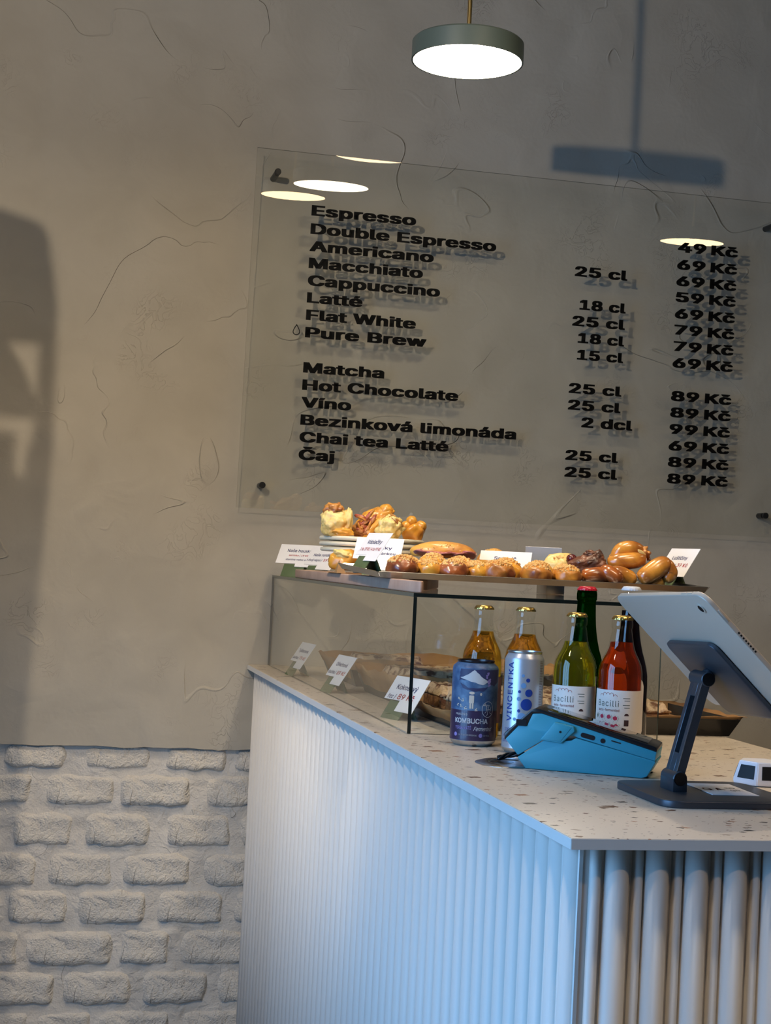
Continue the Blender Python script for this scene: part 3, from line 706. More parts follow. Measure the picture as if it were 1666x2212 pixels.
polys_on('mountain_print', [blobpoly([(-0.0245, 0.103), (-0.011, 0.1085), (-0.003, 0.1155), (0.000, 0.1150), (0.009, 0.1065), (0.022, 0.0985), (0.012, 0.0935), (-0.006, 0.098)], 0.0006, 1)], g, LBL, k1)
polys_on('cloud_print', [blobpoly([(-0.0245, 0.0950), (-0.010, 0.0885), (0.008, 0.0890), (0.021, 0.0905), (0.013, 0.0845), (-0.004, 0.0835), (-0.019, 0.0870)], 0.0007, 5)], g, DKB, k1)
cols = []
rnd = random.Random(9)
for s, z in ((-0.0245, 0.0715), (-0.018, 0.0695), (-0.0265, 0.0625), (-0.0205, 0.0610), (-0.013, 0.0585), (0.004, 0.0565), (-0.003, 0.0665), (0.017, 0.0635)):
    cols += [disc(s + rnd.uniform(-0.002, 0.002), z + rnd.uniform(-0.002, 0.002), 0.0009, n=7) for _ in range(5)]
cols += [rrect(-0.008, 0.0655, -0.0005, 0.0775, 0.0015, 3), disc(-0.004, 0.081, 0.0042, 0.0022), disc(0.010, 0.0795, 0.0016, 0.0024), [(-0.007, 0.0575), (-0.0045, 0.0575), (-0.0045, 0.0655), (-0.007, 0.0655)], [(-0.0035, 0.0575), (-0.001, 0.0575), (-0.001, 0.0655), (-0.0035, 0.0655)]]
polys_on('blossom_print', cols, g, M('cream_print', (0.55, 0.50, 0.42), 0.6), k1)
polys_on('blossom_print', [disc(0.022 + rnd.uniform(-0.004, 0.004), 0.102 + rnd.uniform(-0.010, 0.010), 0.0016, n=7, wob=0.4, seed=q) for q in range(16)], g, LAV, k1)
ring = [(0.0225 + 0.0100 * math.cos(2 * PI * q / 28), 0.0570 + 0.0118 * math.sin(2 * PI * q / 28)) for q in range(29)]
polys_on('round_emblem', strokes(ring, 0.0007) + strokes([(0.016, 0.0625), (0.020, 0.0640), (0.0255, 0.0625)], 0.0008) + strokes([(0.0205, 0.0635), (0.0195, 0.0535), (0.0172, 0.0515)], 0.0008)
         + strokes([(0.0235, 0.0620), (0.0220, 0.0495), (0.0200, 0.0480)], 0.0008) + strokes([(0.0285, 0.0610), (0.0262, 0.0520), (0.0285, 0.0505)], 0.0008) + strokes([(0.0205, 0.0565), (0.0275, 0.0570)], 0.0007), g2, WHP, k1)
text_on('lettering', "PRAGER'S", g, 0.0030, WHP, k1, x=-0.0300, z=0.0470, width=0.0205, bold=0.02)
text_on('lettering', 'KOMBUCHA', g, 0.0070, WHP, k1, x=-0.0310, z=0.0355, width=0.0540, bold=0.035)
text_on('lettering', 'YERBA MATÉ', g, 0.0046, LAV, k1, x=-0.0300, z=0.0260, width=0.0270, bold=0.03)
text_on('lettering', 'Fermented', lambda s, z: g(s + (z - 0.0245) * 0.35, z), 0.0062, WHP, k1, x=0.0005, z=0.0245, width=0.0290, bold=0.0)
text_on('lettering', '2 MIL PROBIOTICS PER SERVING', g, 0.0023, WHP, k1, x=-0.0240, z=0.0165, width=0.0300, bold=0.01)
text_on('lettering', '10 KCAL', g, 0.0023, WHP, k1, x=0.0165, z=0.0165, width=0.0110, bold=0.01)
polys_on('dot_print', [disc(-0.0290, 0.0178, 0.0030), disc(0.0120, 0.0175, 0.0030)], g, LAV, k1)

SLV = M('can_silver', (0.50, 0.55, 0.62), 0.33, metal=0.55)
k2 = can('slim_can', 0.1730, -1.6680, 'slim silver can with blue dots and upright blue lettering', 0.0290, 0.1500, SLV, ALU, 0.008, 0.0245)
rr = 0.0290; g = cyl(rr + 0.0003); BLP = M('royal_blue_print', (0.01, 0.045, 0.28), 0.45); SKY = M('sky_blue_print', (0.14, 0.30, 0.55), 0.45)
text_on('lettering', 'VINCENTKA', lambda a, b: g(-0.0170 - b, 0.0475 + a), 0.0088, BLP, k2, x=0, z=0, width=0.0865, bold=0.022, space=1.1)
dk = []; lt = []
for s, z, q, c in ((-0.001, 0.1150, 0.0024, 1), (0.0065, 0.1085, 0.0030, 0), (0.0002, 0.1005, 0.0040, 1), (-0.0055, 0.0915, 0.0022, 0), (0.0085, 0.0900, 0.0056, 0), (-0.0062, 0.0810, 0.0031, 1), (0.0055, 0.0730, 0.0086, 0), (-0.0055, 0.0635, 0.0024, 0), (-0.0005, 0.0545, 0.0062, 1), (-0.0115, 0.0510, 0.0025, 1)):
    (lt if c else dk).append(disc(s, z, q, n=22))
polys_on('dot_print', dk, g, BLP, k2); polys_on('dot_print', lt, g, SKY, k2)
text_on('lettering', '100%', g, 0.0048, BLP, k2, x=-0.0290, z=0.0330, width=0.0150, bold=0.0)
text_on('lettering', 'přírodní pramen', g, 0.0030, BLP, k2, x=-0.0330, z=0.0250, width=0.030, bold=0.0)
text_on('lettering', 'ORIGINAL', g, 0.0042, BLP, k2, x=-0.0330, z=0.0165, width=0.0290, bold=0.0, space=1.2)
tx = []
for k in range(34):
    z = 0.136 - k * 0.0024; tx += strokes([(0.0265, z), (0.0325 + (k * 7 % 5) * 0.0006, z)], 0.0012)
polys_on('fine_print', tx, g, M('grey_print', (0.20, 0.18, 0.20), 0.6), k2)

# ================================================================== CARD TERMINAL
TX, TY, TA = 0.1206, -1.8515, R(-28.33)
TEAL = M('turquoise_plastic', (0.040, 0.30, 0.40), 0.42, bump=(400, 0.03, 0.0005)); TEALD = M('black_plastic', (0.010, 0.010, 0.012), 0.28)
SCRN = M('dark_screen_glass', (0.012, 0.013, 0.015), 0.06, spec=0.9, coat=0.6)
ct_ = tag(empty('card_terminal', (TX, TY, 0.0), rot=(0, 0, TA)), 'turquoise wedge-shaped card payment terminal with black screen on the worktop', 'card terminal')
WD = 0.082
lower = [(0.0, 0.0008), (0.157, 0.0006), (0.164, 0.003), (0.1749, 0.0225), (0.1738, 0.0245), (0.067, 0.0470), (0.0605, 0.0430), (0.0225, 0.0400), (-0.0085, 0.0175), (-0.0118, 0.0150)]
prism('lower_shell', lower, 0.0, WD, TEAL, ct_, bev=0.0024, seg=3)
upper = [(-0.0115, 0.0175), (0.0300, 0.0455), (0.064, 0.0495), (0.068, 0.0475), (0.1740, 0.0242), (0.1748, 0.0310), (0.1757, 0.0368), (0.0185, 0.0768), (0.0063, 0.0757), (-0.0008, 0.0587), (-0.0115, 0.0592), (-0.0300, 0.0385)]
prism('upper_shell', upper, 0.0012, WD - 0.0012, TEAL, ct_, bev=0.0016, seg=2)
rim = [(-0.0310, 0.0368), (-0.0115, 0.0592), (-0.0008, 0.0587), (0.0063, 0.0757), (0.0185, 0.0768), (0.1757, 0.0368), (0.1753, 0.0424), (0.1700, 0.0445), (0.0170, 0.0822), (0.0100, 0.0832), (0.0040, 0.0800), (-0.0315, 0.0465)]
prism('black_rim', rim, 0.0008, WD - 0.0008, TEALD, ct_, bev=0.0012, seg=2)
# screen and printer cover lie on the sloping top
a = math.atan2(0.0445 - 0.0822, 0.1700 - 0.0170)
scr = bx('screen', (0.010, 0.006, 0.0), (0.150, WD - 0.006, 0.0012), SCRN, ct_, bev=0.0005, loc=(0.0170, 0, 0.0822), rot=(0, -a, 0))
bx('paper_slot', (-0.0155, -0.0006, 0.0), (-0.0012, 0.004, 0.0085), TEALD, ct_, loc=(0.0, 0.0, 0.0580), rot=(0, 0, 0))
prism('dock_boss', [(0.0185, 0.0410), (0.0375, 0.0670), (0.0640, 0.0625), (0.0660, 0.0560), (0.0480, 0.0385)], -0.0038, 0.004, TEAL, ct_, bev=0.0016, seg=3)
prism('dock_cover', [(0.0215, 0.0428), (0.0380, 0.0645), (0.0610, 0.0608), (0.0470, 0.0412)], -0.0045, -0.0030, TEAL, ct_, bev=0.0004)
lathe('screw_hole', [(0, 0), (0.0016, 0), (0.0016, 0.0006), (0, 0.0006)], TEALD, ct_, 16, loc=(0.0463, -0.0044, 0.0541), rot=(R(90), 0, 0))
s_ = math.atan2(0.0494 - 0.0525, 0.0928 - 0.0728)
prism('charging_port', rrect(-0.0100, -0.0032, 0.0100, 0.0032, 0.003, 5), -0.0004, 0.003, TEALD, ct_, loc=(0.0830, 0.0012, 0.0503), rot=(0, R(12), 0))
lathe('jack_hole', [(0, 0), (0.0032, 0), (0.0032, 0.0012), (0, 0.0012)], TEALD, ct_, 24, loc=(0.1032, 0.0015, 0.0460), rot=(R(90), 0, 0))
prism('card_slot', rrect(-0.0066, -0.0008, 0.0066, 0.0008, 0.0003, 2), -0.0004, 0.003, TEALD, ct_, loc=(0.1210, 0.0012, 0.0458), rot=(0, R(12), 0))
for x, y in ((0.048, 0.004), (0.048, WD - 0.01), (0.160, 0.012), (0.160, WD - 0.012)):
    bx('rubber_foot', (x - 0.005, y - 0.003, -0.0002), (x + 0.005, y + 0.003, 0.002), TEALD, ct_)

# cable grommet with a plaited black cable
gr = tag(empty('cable_grommet', (0.1180, -1.8020, 0.0)), 'steel ring of a cable hole in the worktop behind the card terminal', 'cable grommet')
lathe('steel_ring', [(0.034, 0.0002), (0.0345, 0.0022), (0.046, 0.0026), (0.0525, 0.0006), (0.0525, 0.0), (0.034, 0.0)], M('ring_steel', (0.55, 0.52, 0.48), 0.22, metal=1.0), gr, 56)
lathe('hole_cover', [(0, 0.0004), (0.034, 0.0004), (0.034, 0.0010), (0, 0.0010)], STEEL, gr, 40)
lathe('hole', [(0, 0.0011), (0.017, 0.0011), (0.017, 0.0014), (0, 0.0014)], TEALD, gr, 30, loc=(-0.012, 0.012, 0))
cb = tag(empty('power_cable', (0.108, -1.790, 0.0)), 'plaited black cable running from the steel grommet to the card terminal', 'cable')
for q in range(3):
    pts = []
    for i in range(26):
        s = i / 25.0; x = -0.006 + 0.095 * s; y = 0.006 + 0.004 * math.sin(s * 9) - 0.012 * s; z = 0.0050 + 0.011 * math.sin(PI * min(1, s * 1.5)) * 0.6
        ph = s * 16 + q * 2 * PI / 3; pts.append((x, y + 0.0024 * math.sin(ph), max(0.0040, z + 0.0024 * math.cos(ph))))
    tube('cable_strand', pts, 0.0020, TEALD, cb, 8)

# ================================================================== TABLET ON ITS STAND
GREY = M('space_grey_metal', (0.075, 0.082, 0.098), 0.38, metal=0.6); GREYL = M('polished_chamfer', (0.42, 0.48, 0.58), 0.25, metal=0.9)
SILV = M('silver_tablet', (0.60, 0.525, 0.43), 0.42, metal=0.25)
st = tag(empty('tablet_stand', (0.2450, -2.0850, 0.0)), 'dark grey metal tablet stand with hinged slotted arm on the worktop', 'tablet stand')
prism('base_plate', rrect(-0.0580, -0.0900, 0.1200, 0.0850, 0.026, 8), 0.0, 0.0088, GREY, st, plane='XY', bev=0.0015, seg=3)
def hinge(nm, x, z, y0, y1, rad, parent):
    h = lathe(nm, [(0, 0), (rad - 0.0008, 0), (rad, 0.0008), (rad, y1 - y0 - 0.0008), (rad - 0.0008, y1 - y0), (0, y1 - y0)], GREY, parent, 40, loc=(x, y1, z), rot=(R(90), 0, 0)); return h
LX, LZ, UX, UZ = -0.0080, 0.0245, 0.0235, 0.1470
hinge('lower_hinge', LX, LZ, -0.0160, 0.0240, 0.0092, st); hinge('upper_hinge', UX, UZ, -0.0160, 0.0240, 0.0092, st)
for hx, hz in ((LX, LZ), (UX, UZ)):
    lathe('hinge_disc', [(0, 0), (0.0078, 0), (0.0078, 0.0008), (0, 0.0008)], M('turned_dark_disc', (0.03, 0.03, 0.033), 0.25, metal=0.9) if hx == LX else bpy.data.materials['turned_dark_disc'], st, 40, loc=(hx, -0.0161, hz), rot=(R(90), 0, 0))
prism('hinge_foot', [(LX - 0.0092, 0.0085), (LX + 0.0092, 0.0085), (LX + 0.0092, LZ), (LX - 0.0092, LZ)], -0.0160, 0.0240, GREY, st, bev=0.0006)
# arm: a bar with a long slot, cut through from the left side
d = Vector((UX - LX, 0, UZ - LZ)); L = d.length; ang = math.atan2(d.x, d.z)
am = bmesh.new()
hw = 0.0058
for (y0, y1, z0, z1) in ((-0.0125, -0.0030, 0.0, L), (0.0110, 0.0205, 0.0, L), (-0.0030, 0.0110, 0.0, 0.030), (-0.0030, 0.0110, L - 0.024, L)):
    box(am, (-hw, y0, z0), (hw, y1, z1), 0.0006, 1)
arm = from_bm('slotted_arm', am, GREY, st, loc=(LX, 0, LZ), rot=(0, ang, 0), angle=40)
bx('slot_back', (0.002, -0.0031, 0.0295), (0.004, 0.0111, L - 0.0235), M('dark_slot_plastic', (0.03, 0.03, 0.032), 0.5), st, loc=(LX, 0, LZ), rot=(0, ang, 0))  # dark plastic strip closing the slot
for yy in (-0.0127,): bx('chamfer_line', (-hw - 0.0003, yy, 0.004), (-hw + 0.0008, yy + 0.0008, L - 0.004), GREYL, st, loc=(LX, 0, LZ), rot=(0, ang, 0))
card_s = tag(bx('info_sticker', (-0.030, -0.0480, 0.0), (0.030, 0.0480, 0.0006), PAPER, loc=(0.3030, -2.0760, 0.0090), rot=(0, 0, R(-3))), 'white printed note lying on the base plate of the tablet stand', 'note')
text_on('lettering', 'Q A', lambda a, b: (a, b, 0.0008), 0.018, M('brown_red_print', (0.35, 0.10, 0.05), 0.6), card_s, x=-0.024, z=-0.010, width=0.026, bold=0.03)
text_on('lettering', 'to', lambda a, b: (a, b, 0.0008), 0.010, DKGREY, card_s, x=0.008, z=0.004, width=0.013, bold=0.0)
text_on('lettering', 'go', lambda a, b: (a, b, 0.0008), 0.010, DKGREY, card_s, x=0.008, z=-0.014, width=0.013, bold=0.0)

TO = Vector((0.1925, -2.2356, 0.252)); A_ = Vector((0.0018, 0.9993, -0.0386)).normalized(); B_ = Vector((0.7203, -0.0281, -0.6931)); B_ = (B_ - A_ * B_.dot(A_)).normalized(); N_ = A_.cross(B_).normalized()
mt = Matrix((A_, B_, N_)).transposed().to_4x4(); mt.translation = TO          # local X along the long edge, Y down the short edge, Z out of the back
tab = tag(empty('tablet', TO), 'silver tablet seen from its back, tilted on the dark grey stand', 'tablet'); tab.rotation_euler = mt.to_euler()
TLn, TWd = 0.2724, 0.1964
prism('tablet_body', rrect(0, 0, TLn, TWd, 0.018, 8), -0.0068, 0.0, SILV, tab, plane='XY', bev=0.0011, seg=3)
prism('tablet_screen', rrect(0.004, 0.004, TLn - 0.004, TWd - 0.004, 0.014, 8), -0.0074, -0.0069, SCRN, tab, plane='XY')
lathe('camera_ring', [(0.0, 0.0), (0.0068, 0.0), (0.0068, 0.0012), (0.0056, 0.0014), (0.0, 0.0014)], SILV, tab, 32, loc=(0.0300, 0.0205, 0.0))
lathe('camera_lens', [(0.0, 0.0014), (0.0050, 0.0014), (0.0046, 0.0018), (0.0, 0.0018)], SCRN, tab, 32, loc=(0.0300, 0.0205, 0.0))
for k in range(8): bx('speaker_hole', (-0.0003, 0.0620 + k * 0.0042, -0.0044), (0.0006, 0.0642 + k * 0.0042, -0.0024), BLACK, tab)
for k in range(8): bx('speaker_hole', (-0.0003, 0.1330 + k * 0.0042, -0.0044), (0.0006, 0.1352 + k * 0.0042, -0.0024), BLACK, tab)
bx('power_button', (-0.0006, 0.0270, -0.0046), (0.0005, 0.0450, -0.0024), SILV, tab, bev=0.0003)
for k in (0, 1): bx('volume_button', (0.0300 + k * 0.0165, -0.0006, -0.0044), (0.0430 + k * 0.0165, 0.0005, -0.0024), SILV, tab, bev=0.0003)
pl = prism('mount_plate', rrect(0.0780, 0.0750, 0.2200, 0.2000, 0.014, 8), 0.0012, 0.0068, GREY, None, plane='XY', bev=0.0012, seg=2)
pl.parent = st
pl.matrix_world = Matrix.Translation((0, 0, 0)); pl.matrix_parent_inverse = Matrix.Identity(4)
pl.matrix_basis = Matrix.Translation(-st.location) @ mt
nk = tube('hinge_neck', [Vector((UX, 0.004, UZ)), Vector((0.0345, 0.0, 0.1560))], 0.0075, GREY, st, 16)

# small white cube stand at the right border
wd = tag(empty('table_beacon', (0.3776, -1.9531, 0.0), rot=(0, 0, 0)), 'small white faceted device with black windows at the right behind the tablet stand', 'device')
WPL = M('white_plastic', (0.78, 0.78, 0.82), 0.35)
hexb = [(0.0, 0.0), (0.018, -0.034), (0.060, -0.040), (0.078, -0.012), (0.060, 0.026), (0.020, 0.030)]
hb = bmesh.new(); H1, H2 = 0.006, 0.0315
cxy = (0.038, -0.005)
lay = [(z, [((p[0] - cxy[0]) * k + cxy[0], (p[1] - cxy[1]) * k + cxy[1]) for p in hexb]) for z, k in ((0.001, 0.96), (H1, 1.0), (H2, 0.78))]
rings = [[hb.verts.new((p[0], p[1], z)) for p in pp] for z, pp in lay]
for A, B in zip(rings, rings[1:]):
    for i in range(6): hb.faces.new((A[i], A[(i + 1) % 6], B[(i + 1) % 6], B[i]))
hb.faces.new(rings[0][::-1]); hb.faces.new(rings[-1])
bmesh.ops.bevel(hb, geom=list(hb.edges), offset=0.0010, segments=2, affect='EDGES')
from_bm('device_shell', hb, WPL, wd, angle=30)
def facet(i, k0, k1, t0, t1, off=0.0008):
    z1, z2 = H1, H2; A0, A1 = Vector((*lay[1][1][i], z1)), Vector((*lay[1][1][(i + 1) % 6], z1)); B0, B1 = Vector((*lay[2][1][i], z2)), Vector((*lay[2][1][(i + 1) % 6], z2))
    P = lambda s, t: (A0.lerp(A1, s)).lerp(B0.lerp(B1, s), t)
    n = (A1 - A0).cross(B0 - A0).normalized() * off
    vs = [P(k0, t0), P(k1, t0), P(k1, t1), P(k0, t1)]
    return from_pd('dark_window', [v + n * s for s in (1, -1) for v in vs], [(0, 1, 2, 3), (7, 6, 5, 4), (0, 4, 5, 1), (1, 5, 6, 2), (2, 6, 7, 3), (3, 7, 4, 0)], TEALD, wd)
for i in range(6): facet(i, 0.16, 0.86, 0.12, 0.80)

# ================================================================== BAKED GOODS ON TOP OF THE CASE
HT = HC                                     # upper face of the glass top
CRUST = bread('glazed_crust', (0.66, 0.27, 0.035), (0.19, 0.045, 0.012), 16, 0.40, 0.60, top=(-0.01, 0.03, 0.0))
CRUSTD = bread('dark_glazed_crust', (0.36, 0.10, 0.025), (0.12, 0.028, 0.012), 20, 0.40, 0.62, rough=0.3, coat=0.6)
YELL = bread('yellow_dough', (0.78, 0.38, 0.045), (0.52, 0.19, 0.02), 18, 0.42, 0.66, rough=0.35, coat=0.5)
PUFF = bread('pale_puff_pastry', (0.80, 0.60, 0.22), (0.60, 0.30, 0.05), 14, 0.50, 0.72, rough=0.45, coat=0.2, bump=(90, 0.5, 0.004))
PUFFB = bread('browned_pastry', (0.66, 0.30, 0.06), (0.28, 0.08, 0.02), 24, 0.42, 0.60, rough=0.4, coat=0.3)
CRUMB = bread('crumble', (0.78, 0.50, 0.19), (0.58, 0.30, 0.08), 60, 0.40, 0.65, rough=0.7, coat=0.0, bump=(220, 0.6, 0.002))
CHOC = bread('chocolate_crust', (0.20, 0.065, 0.025), (0.055, 0.02, 0.012), 30, 0.40, 0.60, rough=0.42, coat=0.35, bump=(120, 0.7, 0.004))
HAM = M('ham', (0.52, 0.20, 0.17), 0.4, vary=((0.38, 0.11, 0.09), 40, 0.4, 0.6)); BACON = M('bacon', (0.36, 0.075, 0.045), 0.35, coat=0.3, vary=((0.60, 0.28, 0.14), 50, 0.5, 0.6))
CHERRY = M('cherry', (0.10, 0.012, 0.012), 0.25, coat=0.5)
# wooden board under the tray
brd = [(0.0560, -0.30), (0.0560, -1.4480), (0.0600, -1.4560), (0.0640, -1.4575), (0.0680, -1.4530), (0.0690, -1.4300), (0.0705, -1.3800), (0.0720, -1.3300), (0.0780, -1.2700), (0.0950, -1.2300), (0.14, -1.20), (0.24, -0.90), (0.24, -0.30)]
tag(prism('wooden_board', brd, HT + 0.0004, HT + 0.0195, WOOD, plane='XY', bev=0.003, seg=3), 'long reddish wooden board with rounded corner lying on the glass top under the tray', 'board')
tag(bx('steel_block', (0.435, -0.985, HT + 0.0004), (0.4720, -0.925, HT + 0.0290), STEEL, bev=0.001), 'low steel block under the rear right of the steel tray', 'block')
# baking tray with flared rims, raised a little at its back
TSL = math.atan(0.03)
ty = tag(empty('baking_tray', (0.0300, -1.2750, HT + 0.0205), rot=(TSL, 0, 0)), 'long steel baking tray with flared rim on the glass case, holding the buns', 'tray')
TLX, TLY, LIP = 0.615, 0.345, 0.0105
bx('tray_floor', (0.008, 0.008, 0.0), (TLX - 0.008, TLY - 0.008, 0.0012), STEEL, ty)
def rimp(name, p):
    a, b, c, d_ = [Vector(q) for q in p]; n = (b - a).cross(d_ - a).normalized() * 0.0010
    vs = [a, b, c, d_, a + n, b + n, c + n, d_ + n]
    return from_pd(name, vs, [(3, 2, 1, 0), (4, 5, 6, 7), (0, 1, 5, 4), (1, 2, 6, 5), (2, 3, 7, 6), (3, 0, 4, 7)], STEEL, ty)
e = 0.008; g_ = 0.010
rimp('tray_rim', ((e, e, 0), (TLX - e, e, 0), (TLX - g_ * 0.4, 0, LIP), (g_ * 0.4, 0, LIP)))
rimp('tray_rim', ((e, TLY - e, 0), (e, e, 0), (0, g_ * 0.4, LIP), (0, TLY - g_ * 0.4, LIP)))
rimp('tray_rim', ((TLX - e, e, 0), (TLX - e, TLY - e, 0), (TLX, TLY - g_ * 0.4, LIP), (TLX, g_ * 0.4, LIP)))
rimp('tray_rim', ((TLX - e, TLY - e, 0), (e, TLY - e, 0), (g_, TLY, LIP), (TLX - g_, TLY, LIP)))
def tz(y): return HT + 0.0225 + (y + 1.275) * 0.03       # height of the tray floor at depth y

def crumbs(parent, r, h, n, seed, zc=0.0, sz=0.0032, spread=0.8, rx=1.0, ry=1.0):
    rnd = random.Random(seed); bm = bmesh.new()
    for _ in range(n):
        a = rnd.uniform(0, 2 * PI); q = math.sqrt(rnd.random()) * spread; s = sz * rnd.uniform(0.5, 1.25)
        x, y = r * q * math.cos(a) * rx, r * q * math.sin(a) * ry; z = zc + h * math.sqrt(max(0.0, 1 - q * q)) + rnd.uniform(-0.0008, 0.0012)
        m = Matrix.Translation((x, y, z)) @ Euler((rnd.uniform(0, 3), rnd.uniform(0, 3), 0)).to_matrix().to_4x4() @ Matrix.Diagonal((s, s * rnd.uniform(0.6, 1), s * rnd.uniform(0.6, 1), 1))
        bmesh.ops.create_icosphere(bm, subdivisions=1, radius=1.0, matrix=m)
    o = from_bm('crumble_topping', bm, CRUMB, parent, smooth=True); o['kind'] = 'stuff'; return o
def crumb_bun(x, y, w, h, mat, label, seed, z=None, n=90):
    z = tz(y) if z is None else z
    t = tag(empty('crumble_bun', (x, y, z), seed * 1.3), label, 'bun', 'crumble-topped buns in the tray')
    blob('bun', mat, t, (0, 0, h * 0.40), size=(w / 2, w / 2 * 0.94, h * 0.62), amp=0.10, freq=1.6, seed=seed, sub=4, flat=-0.62, ridg=0.06)
    crumbs(t, w / 2 * 0.93, h * 0.62, int(n * 2.2), seed, h * 0.40, 0.0030, 0.88)
    return t
BUN = [(0.0844, -1.232, 0.060, 0.0345, CRUSTD, 'dark glossy crumble bun, first at the left front of the tray'),
       (0.1330, -1.226, 0.052, 0.030, YELL, 'yellow crumble bun between the two darkest glossy buns of the front row'),
       (0.1760, -1.236, 0.056, 0.0325, CRUSTD, 'brown glossy crumble bun, third from the left in the front row'),
       (0.2190, -1.228, 0.050, 0.031, YELL, 'yellow crumble bun, fourth from the left in the front row'),
       (0.2580, -1.236, 0.060, 0.0345, CRUST, 'reddish brown crumble bun in front of the sandwich card'),
       (0.3300, -1.236, 0.059, 0.034, CRUST, 'orange brown crumble bun above the green bottle, second from the right of its row'),
       (0.3870, -1.234, 0.053, 0.0325, CRUST, 'crumble bun touching the chocolate pastry, last of its row at the right')]
for i, (x, y, w_, h_, m_, lb_) in enumerate(BUN): crumb_bun(x, y, w_, h_, m_, lb_, i + 1)
BK = [(0.1080, -1.172, 0.050, 0.033, YELL, 'crumble bun behind the dark first bun of the tray'), (0.1560, -1.168, 0.056, 0.039, YELL, 'tall yellow crumble bun in the second row, under the ham sandwich at its left'),
      (0.2080, -1.166, 0.054, 0.036, YELL, 'yellow crumble bun in the second row, under the ham sandwich at its right'), (0.2960, -1.164, 0.060, 0.037, YELL, 'bright yellow crumble bun in the second row before the sandwich card'),
      (0.3560, -1.166, 0.054, 0.035, YELL, 'crumble bun in the second row below the blank card'), (0.4080, -1.160, 0.050, 0.031, YELL, 'crumble bun in the second row beside the fruit cake')]
for i, (x, y, w_, h_, m_, lb_) in enumerate(BK): crumb_bun(x, y, w_, h_, m_, lb_, i + 20, n=110)

# ham sandwich
sw = tag(empty('ham_sandwich', (0.2015, -1.0650, tz(-1.06)), R(-8)), 'long seeded bun filled with ham lying behind the crumble buns', 'sandwich')
SEED = bread('seeded_crust', (0.74, 0.38, 0.07), (0.50, 0.20, 0.035), 26, 0.42, 0.66, rough=0.4, coat=0.35)
blob('bottom_half', SEED, sw, (0, 0, 0.014), size=(0.058, 0.034, 0.014), amp=0.08, freq=1.5, seed=3, flat=-0.7)
blob('top_half', SEED, sw, (0.002, 0.006, 0.0400), size=(0.063, 0.033, 0.0225), amp=0.06, freq=1.3, seed=5, flat=-0.35)
for i in range(7):
    rnd = random.Random(i + 60); x = -0.043 + 0.0145 * i
    blob('ham_slice', HAM, sw, (x, -0.0265 - 0.003 * (i % 2), 0.0385 + 0.0016 * ((i * 3) % 3)), (rnd.uniform(-0.5, 0.3), rnd.uniform(-0.3, 0.3), rnd.uniform(-0.4, 0.4)), (0.0155, 0.0155, 0.0035), amp=0.35, freq=2.0, seed=i + 8, sub=3)
crumbs(sw, 0.056, 0.0225, 60, 77, 0.036, 0.0020, 0.95, 1.0, 0.6)
sb = tag(empty('seeded_bun', (0.3243, -0.985, tz(-0.985)), 0.3), 'seeded bun peeking out above the sandwich price card', 'bun')
blob('bun', SEED, sb, (0, 0, 0.024), size=(0.032, 0.032, 0.0275), amp=0.08, freq=1.4, seed=9, flat=-0.7); crumbs(sb, 0.030, 0.0262, 70, 31, 0.024, 0.0024)
# fruit cake, chocolate pastry
fc = tag(empty('cherry_crumble_pastry', (0.4270, -1.085, tz(-1.085)), 0.2), 'pale crumble pastry with one dark cherry behind the last crumble buns', 'pastry')
blob('pastry', PUFF, fc, (0, 0, 0.021), size=(0.037, 0.034, 0.029), amp=0.22, freq=2.2, seed=12, flat=-0.6, ridg=0.12); crumbs(fc, 0.035, 0.0275, 130, 12, 0.021, 0.0036)
blob('cherry', CHERRY, fc, (0.0040, -0.0320, 0.0415), size=(0.0102, 0.0102, 0.0095), amp=0.08, freq=2, seed=1, sub=3)
ch = tag(empty('chocolate_pastry', (0.4480, -1.170, tz(-1.170)), R(-12)), 'dark chocolate-covered pastry piece between crumble buns and braided buns', 'pastry')
def chf(q, p):
    q = q.copy(); m_ = max(abs(q.x), abs(q.y), abs(q.z)); k = 0.55 + 0.45 * (q.length / max(m_, 1e-6)) / 1.3; return Vector((q.x * k, q.y * k, q.z * k))
blob('pastry', CHOC, ch, (-0.001, 0, 0.034), (0, R(-24), 0), (0.037, 0.024, 0.021), amp=0.26, freq=1.9, seed=22, sub=5, ridg=0.16, fn=chf)
blob('chocolate_lump', CHOC, ch, (0.004, -0.004, 0.0540), size=(0.011, 0.010, 0.007), amp=0.5, freq=3.0, seed=23, sub=4, ridg=0.2)
blob('pastry_base', PUFFB, ch, (0.003, 0.016, 0.021), size=(0.033, 0.018, 0.020), amp=0.16, freq=2, seed=25, flat=-0.7)

# braided buns: thick strands laid over each other
def strand(parent, pts, r, mat, seed, nm='strand', ends=0.45):
    P = [Vector(p) for p in pts]; out = []; rad = []; n = 26
    for i in range(n + 1):
        s = i / n * (len(P) - 1); k = min(int(s), len(P) - 2); t = s - k
        p0, p1, p2, p3 = P[max(k - 1, 0)], P[k], P[k + 1], P[min(k + 2, len(P) - 1)]
        out.append(0.5 * ((2 * p1) + (p2 - p0) * t + (2 * p0 - 5 * p1 + 4 * p2 - p3) * t * t + (3 * p1 - p0 - 3 * p2 + p3) * t ** 3))
        u_ = i / n; rad.append(r * (ends + (1 - ends) * min(1.0, math.sin(PI * min(max(u_, 0.02), 0.98)) ** 0.5 * 1.12)) * (1 + 0.07 * noise.noise((u_ * 5, seed, 0))))
    rad[0] *= 0.4; rad[-1] *= 0.4
    return tube(nm, out, r, mat, parent, 18, rad)
GLZ = bread('braid_crust', (0.70, 0.30, 0.04), (0.24, 0.06, 0.012), 13, 0.40, 0.62, rough=0.24, coat=0.8, bump=(30, 0.15, 0.003))
